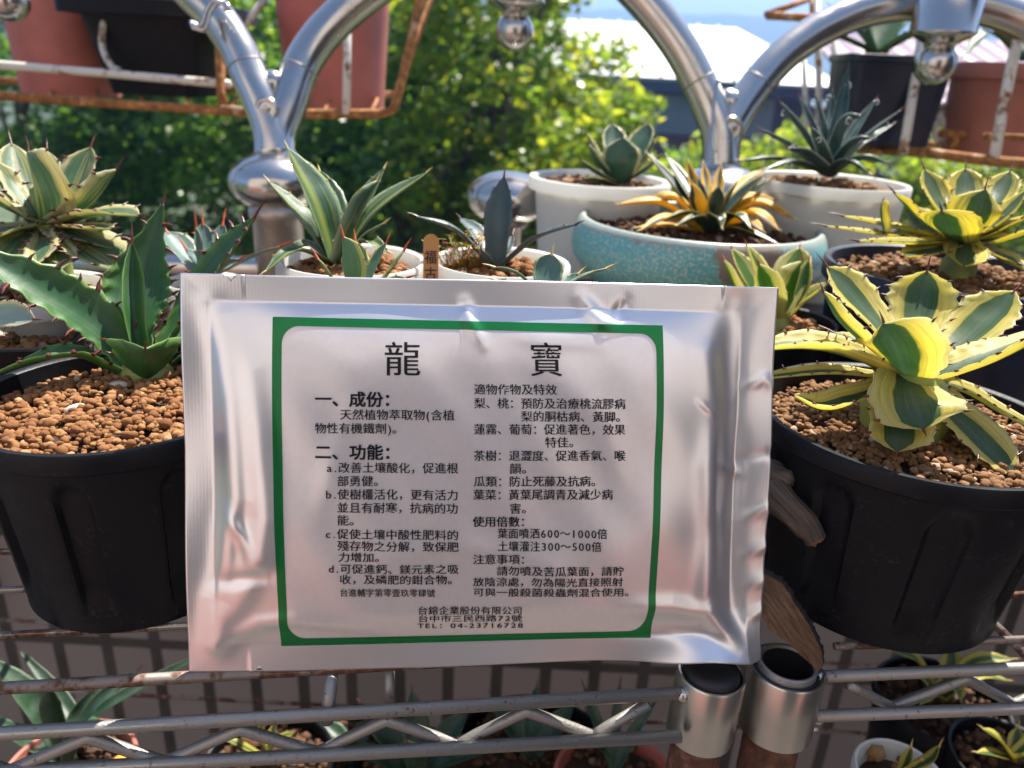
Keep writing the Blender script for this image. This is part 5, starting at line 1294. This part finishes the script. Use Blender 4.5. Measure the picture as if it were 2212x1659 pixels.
# --- N : pale yellow agave beside the pouch corner
cN = PZ(1700, 712, CAMZ-.160); dN = DEP(cN)
pN = round_pot('potted_agave', (cN.x-.006, cN.y), .040, .033, cN.z+.008, SHZ, M['blackpot'], .003, .008, 'pale yellow and bright green agave at the upper right corner of the pouch', M['peb'], .003, sub=2)
L_N = leaf_mat('pale_yellow_agave', [(0, (.09, .22, .03)), (.42, (.12, .28, .04)), (.50, (.62, .58, .20)), (1, (.72, .68, .34))], 0, .20, .66, .42, .1, (.5, .55, .3))
pl = Plant(pN, P(1668, 640, dN), [L_N, M['spine_red']], 'broad', chan=.4, thick=.16, teeth=.007, tooth=.0015, spine=.005, n=32, m=13, scal=.04)
d = dN
for b0, mid, tip, w_, a, b_ in (((1668, 705), (1625, 620), (1582, 536), 58, .012, .02), ((1660, 705), (1602, 640), (1564, 562), 56, -.004, .0), ((1672, 700), (1645, 610), (1612, 530), 60, .0, .0), ((1676, 700), (1708, 610), (1727, 534), 66, .016, .024),
                               ((1675, 705), (1700, 640), (1727, 564), 86, -.02, -.018), ((1680, 702), (1728, 640), (1747, 560), 46, .0, .006), ((1680, 708), (1740, 650), (1792, 608), 46, -.006, -.01), ((1670, 705), (1660, 640), (1640, 570), 56, -.03, -.03)):
    pl.leaf((*b0, d), (*mid, d+a*.8), (*tip, d+b_), w=w_*1.25)
mb = MB(); mb.lathe(P(1672, 712, d)-UP*.005, [(.012, 0), (.010, .012), (.006, .02)], 14); mb.build('stem', M['stem'], pN)

# ================================================================== DRIFTWOOD AND BARK
def wood_mat(name, a, b2, sc=(60, 60, 14)):
    m, t, n, b, o = newmat(name); v = texco(t, n, (1, 1, 1), 'UV')
    mp = n.new('ShaderNodeMapping'); mp.inputs['Scale'].default_value = (34, 2.6, 1); lk(t, v, mp.inputs[0])
    f = nz(t, n, mp.outputs[0], 1.0, 7, .65, .6); g = nz(t, n, texco(t, n), 130, 5)
    r = ramp(n, [(.3, tuple(c*.35 for c in a)), (.48, a), (.7, b2)]); lk(t, f, r.inputs[0])
    lk(t, mixc(t, n, mth(t, n, 'MULTIPLY', g, .4), r.outputs[0], (.05, .035, .025)), b.inputs['Base Color']); b.inputs['Roughness'].default_value = .85
    bump(t, n, b, mth(t, n, 'ADD', f, mth(t, n, 'MULTIPLY', g, .4)), .9, .003); return m
M['drift'] = wood_mat('grey_driftwood', (.11, .083, .067), (.22, .175, .145)); M['bark'] = wood_mat('orange_brown_bark', (.20, .10, .045), (.31, .18, .09)); M['barkdark'] = wood_mat('dark_outer_bark', (.06, .042, .034), (.13, .09, .07))
M['woodend'] = simple('broken_wood_end', (.22, .115, .065), .9, 0, .4, 300, .8, 500, .002)
def rough_tube(pts, rad, seg, amp, n_=26, seed=0):
    c = catmull(pts, n_); mb = MB(); k = len(rad)-1
    rr = [rad[min(k-1, int(i/n_*k))]*(1-(i/n_*k-min(k-1, int(i/n_*k))))+rad[min(k-1, int(i/n_*k))+1]*(i/n_*k-min(k-1, int(i/n_*k))) for i in range(n_+1)]
    mb.tube(c, rr, seg, 0, False)
    for i, v in enumerate(mb.v):
        ce = c[i//seg]; d_ = (v-ce); an = (i % seg)/seg
        f_ = 1+amp*(noise.noise(Vector((math.cos(an*6.283)*1.6+seed, math.sin(an*6.283)*1.6, (i//seg)*.12)))+.5*noise.noise(Vector((an*9+seed, (i//seg)*.05, 3))))
        mb.v[i] = ce+d_*f_
    return mb, c
dw = thing('driftwood', P(1690, 1060, .40), 'grey forked piece of driftwood leaning on the right black pot', 'driftwood')
dd_ = .392
mb, c = rough_tube([P(1560, 960, .425), P(1640, 1030, .405), P(1700, 1090, dd_), P(1745, 1140, dd_-.004), P(1763, 1168, dd_-.006)], [.0085, .0088, .0078, .0066, .0058], 20, .35, 34, 2)
k = len(mb.v)-20; ctr = sum((mb.v[k+i] for i in range(20)), Vector())/20
o_ = mb.build('branch', M['drift'], dw)
mb = MB(); endv = [wloc(dw)+o_.data.vertices[k+i].co for i in range(20)]; dirn = (c[-1]-c[-3]).normalized()
ring2 = [ctr.lerp(p, .55)+dirn*(.0014+.0012*noise.noise(p*900)) for p in endv]
mb.add(endv+ring2+[ctr+dirn*.0006], [(i, (i+1) % 20, 20+(i+1) % 20, 20+i) for i in range(20)]+[(20+i, 20+(i+1) % 20, 40) for i in range(20)]); mb.build('broken_end', M['woodend'], dw)
mb, c = rough_tube([P(1600, 1010, .41), P(1660, 1030, .402), P(1695, 1040, .40), P(1712, 1046, .40)], [.009, .0095, .0085, .003], 18, .4, 20, 9); mb.build('knot', M['drift'], dw)
# bark slab leaning over the open post
bk = thing('bark_slab', P(1720, 1400, .385), 'pointed slab of orange-brown bark leaning across the open shelf post', 'bark')
out = [(1600, 1225), (1650, 1238), (1690, 1262), (1722, 1310), (1752, 1358), (1774, 1405), (1779, 1440), (1768, 1452), (1735, 1420), (1697, 1384), (1664, 1362), (1645, 1330), (1622, 1290), (1596, 1255)]
ol = densify(out, 84)
def bd(x, y): return .384 - (y-1340)/1670*.10 + (x-1700)/1670*.05 - .004*math.cos((x+y*.6-2500)*.02)
mb = MB(); fr = [P(x+3*noise.noise(Vector((x*.09, y*.09, 0))), y+3*noise.noise(Vector((x*.09, y*.09, 5))), bd(x, y)) for x, y in ol]
cx_ = sum(x for x, y in ol)/84; cy_ = sum(y for x, y in ol)/84
rings = [[P(cx_+(x-cx_)*s_, cy_+(y-cy_)*s_, bd(cx_+(x-cx_)*s_, cy_+(y-cy_)*s_)-.002*(1-s_)+.0012*noise.noise(Vector((x*s_*.05, y*s_*.05, 1)))) for x, y in ol] for s_ in (.8, .55, .3, .1)]
rows_ = [fr]+rings; vs = [p for r in rows_ for p in r]; uvs = []
ang = math.atan2(1440-1240, 1770-1620)
for s_ in (1, .8, .55, .3, .1):
    for x, y in ol: xx, yy = cx_+(x-cx_)*s_, cy_+(y-cy_)*s_; uvs.append(((-xx*math.sin(ang)+yy*math.cos(ang))/170, (xx*math.cos(ang)+yy*math.sin(ang))/170))
fs = [(k*84+i, k*84+(i+1) % 84, (k+1)*84+(i+1) % 84, (k+1)*84+i) for k in range(4) for i in range(84)]+[tuple(4*84+i for i in range(84))]
mb.add(vs, fs, uvs); mb.build('inner_face', M['bark'], bk)
mb = MB(); off = [FWD*(.004+.0035*abs(noise.noise(Vector((x*.06, y*.06, 7))))*2) + RGT*(.0028+.002*noise.noise(Vector((x*.13, y*.13, 2)))) + UPV*.0016 for x, y in ol]
b1 = [p+q*.5 for p, q in zip(fr, off)]; b2_ = [p+q for p, q in zip(fr, off)]; b3 = [p.lerp(P(cx_, cy_, bd(cx_, cy_)), .4)+FWD*.009 for p in fr]
vs = fr+b1+b2_+b3; uvs = [(i/8, k*.12) for k in range(4) for i in range(84)]
mb.add(vs, [(k*84+i, (k+1)*84+i, (k+1)*84+(i+1) % 84, k*84+(i+1) % 84) for k in range(3) for i in range(84)]+[tuple(3*84+i for i in range(83, -1, -1))], uvs); mb.build('outer_bark', M['barkdark'], bk)

# ================================================================== LOWER DECK PLANTS
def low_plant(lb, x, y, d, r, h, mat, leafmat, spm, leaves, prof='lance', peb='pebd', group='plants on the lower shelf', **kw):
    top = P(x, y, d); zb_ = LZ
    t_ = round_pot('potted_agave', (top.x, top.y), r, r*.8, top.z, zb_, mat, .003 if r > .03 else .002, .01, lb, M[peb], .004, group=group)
    pl = Plant(t_, top+UP*.04, [leafmat, M[spm]], prof, **kw)
    for mid, tip, w_, b_ in leaves:
        pl.leaf((x+random.uniform(-6, 6), y, d), (*mid, d+b_*.7), (*tip, d+b_), w=w_)
    return t_
L_low = leaf_mat('shaded_green_agave', [(0, (.022, .06, .03)), (.8, (.025, .065, .028)), (1, (.09, .15, .07))], 0, .12, .25, .45, .2)  # leaf colour darkened to carry the gloom below the shelf
L_lowy = leaf_mat('yellow_green_agave', [(0, (.05, .12, .04)), (.35, (.06, .14, .04)), (.45, (.50, .44, .07)), (1, (.55, .48, .1))], 0, .18, .35, .42, .1)
K_ = dict(chan=.4, teeth=0, spine=.006, n=24, m=9)
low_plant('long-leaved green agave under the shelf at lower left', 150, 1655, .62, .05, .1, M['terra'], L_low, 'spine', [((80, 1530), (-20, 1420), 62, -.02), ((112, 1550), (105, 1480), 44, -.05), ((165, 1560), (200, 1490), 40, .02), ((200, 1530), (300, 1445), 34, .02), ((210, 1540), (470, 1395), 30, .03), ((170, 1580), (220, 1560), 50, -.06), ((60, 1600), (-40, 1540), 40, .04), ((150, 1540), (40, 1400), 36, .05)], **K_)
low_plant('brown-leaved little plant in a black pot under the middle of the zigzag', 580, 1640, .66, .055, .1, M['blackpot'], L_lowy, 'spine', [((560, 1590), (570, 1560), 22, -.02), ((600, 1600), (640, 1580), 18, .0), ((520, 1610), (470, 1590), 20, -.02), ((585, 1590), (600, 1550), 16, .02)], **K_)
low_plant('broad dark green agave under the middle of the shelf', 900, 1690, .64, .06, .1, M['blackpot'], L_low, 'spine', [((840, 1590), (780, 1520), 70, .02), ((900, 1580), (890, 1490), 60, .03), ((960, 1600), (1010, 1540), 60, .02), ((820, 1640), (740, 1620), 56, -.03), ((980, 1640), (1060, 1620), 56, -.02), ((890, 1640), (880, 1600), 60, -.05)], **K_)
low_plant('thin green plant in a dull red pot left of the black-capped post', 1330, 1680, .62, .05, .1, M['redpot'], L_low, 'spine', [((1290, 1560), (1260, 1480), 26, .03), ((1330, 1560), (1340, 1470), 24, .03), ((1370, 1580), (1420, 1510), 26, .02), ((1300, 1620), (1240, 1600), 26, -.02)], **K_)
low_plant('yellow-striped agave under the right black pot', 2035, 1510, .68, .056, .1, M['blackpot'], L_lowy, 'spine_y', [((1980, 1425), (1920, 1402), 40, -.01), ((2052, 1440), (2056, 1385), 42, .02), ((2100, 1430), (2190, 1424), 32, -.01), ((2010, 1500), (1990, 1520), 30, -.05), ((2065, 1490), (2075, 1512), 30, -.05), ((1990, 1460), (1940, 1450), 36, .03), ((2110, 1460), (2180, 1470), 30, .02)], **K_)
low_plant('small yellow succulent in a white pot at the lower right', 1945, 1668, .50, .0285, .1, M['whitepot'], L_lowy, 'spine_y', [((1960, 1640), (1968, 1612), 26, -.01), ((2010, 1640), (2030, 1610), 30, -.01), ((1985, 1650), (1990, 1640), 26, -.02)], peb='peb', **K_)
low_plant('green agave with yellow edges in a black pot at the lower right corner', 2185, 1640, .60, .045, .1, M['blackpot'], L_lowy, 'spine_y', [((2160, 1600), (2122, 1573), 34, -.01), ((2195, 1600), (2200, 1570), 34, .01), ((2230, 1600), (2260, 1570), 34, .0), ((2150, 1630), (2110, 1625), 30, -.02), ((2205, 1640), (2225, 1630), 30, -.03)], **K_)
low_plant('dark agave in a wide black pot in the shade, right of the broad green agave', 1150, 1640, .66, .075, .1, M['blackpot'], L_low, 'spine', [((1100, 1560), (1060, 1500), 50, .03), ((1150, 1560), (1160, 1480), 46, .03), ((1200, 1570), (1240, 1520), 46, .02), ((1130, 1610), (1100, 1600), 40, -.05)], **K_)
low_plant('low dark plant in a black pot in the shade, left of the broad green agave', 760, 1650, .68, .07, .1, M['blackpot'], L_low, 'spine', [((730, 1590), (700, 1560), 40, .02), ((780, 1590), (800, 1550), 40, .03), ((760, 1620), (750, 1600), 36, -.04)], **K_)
# a strip of dried leaf, an orange fruit-like stone
mb = MB(); V, Fc = ico(3); q = P(266, 1648, .58); mb.add([q+Vector((v[0]*.0085, v[1]*.0085, v[2]*.0048)) for v in V], Fc); tag(mb.build('orange_disc', simple('orange_plastic', (.72, .27, .03), .5)), 'small flat orange knob behind the lower truss rod at lower left', 'knob')
o_ = leaf([P(1862, 1660, .57), P(1895, 1630, .58), P(1922, 1612, .585)], .012, P(1895, 1640, .6), 'lance', spine=0).build('dry_leaf', [simple('dry_orange_leaf', (.26, .10, .04), .7), M['spine']]); tag(o_, 'dry orange-brown leaf beside the white pot at lower right', 'dry leaf')

# ================================================================== AIR
hz = bpy.data.materials.new('haze_air'); hz.use_nodes = True; t = hz.node_tree; t.nodes.clear()
pv = t.nodes.new('ShaderNodeVolumePrincipled'); pv.inputs['Color'].default_value = (.26, .46, 1, 1); pv.inputs['Density'].default_value = .0017; pv.inputs['Anisotropy'].default_value = .3
oo = t.nodes.new('ShaderNodeOutputMaterial'); t.links.new(pv.outputs[0], oo.inputs['Volume'])
mb = MB(); mb.box((0, 0, (GZ-1+76)/2), (5100, 5100, 76-GZ+1)); ho = mb.build('haze', hz, None, False); ho['kind'] = 'stuff'
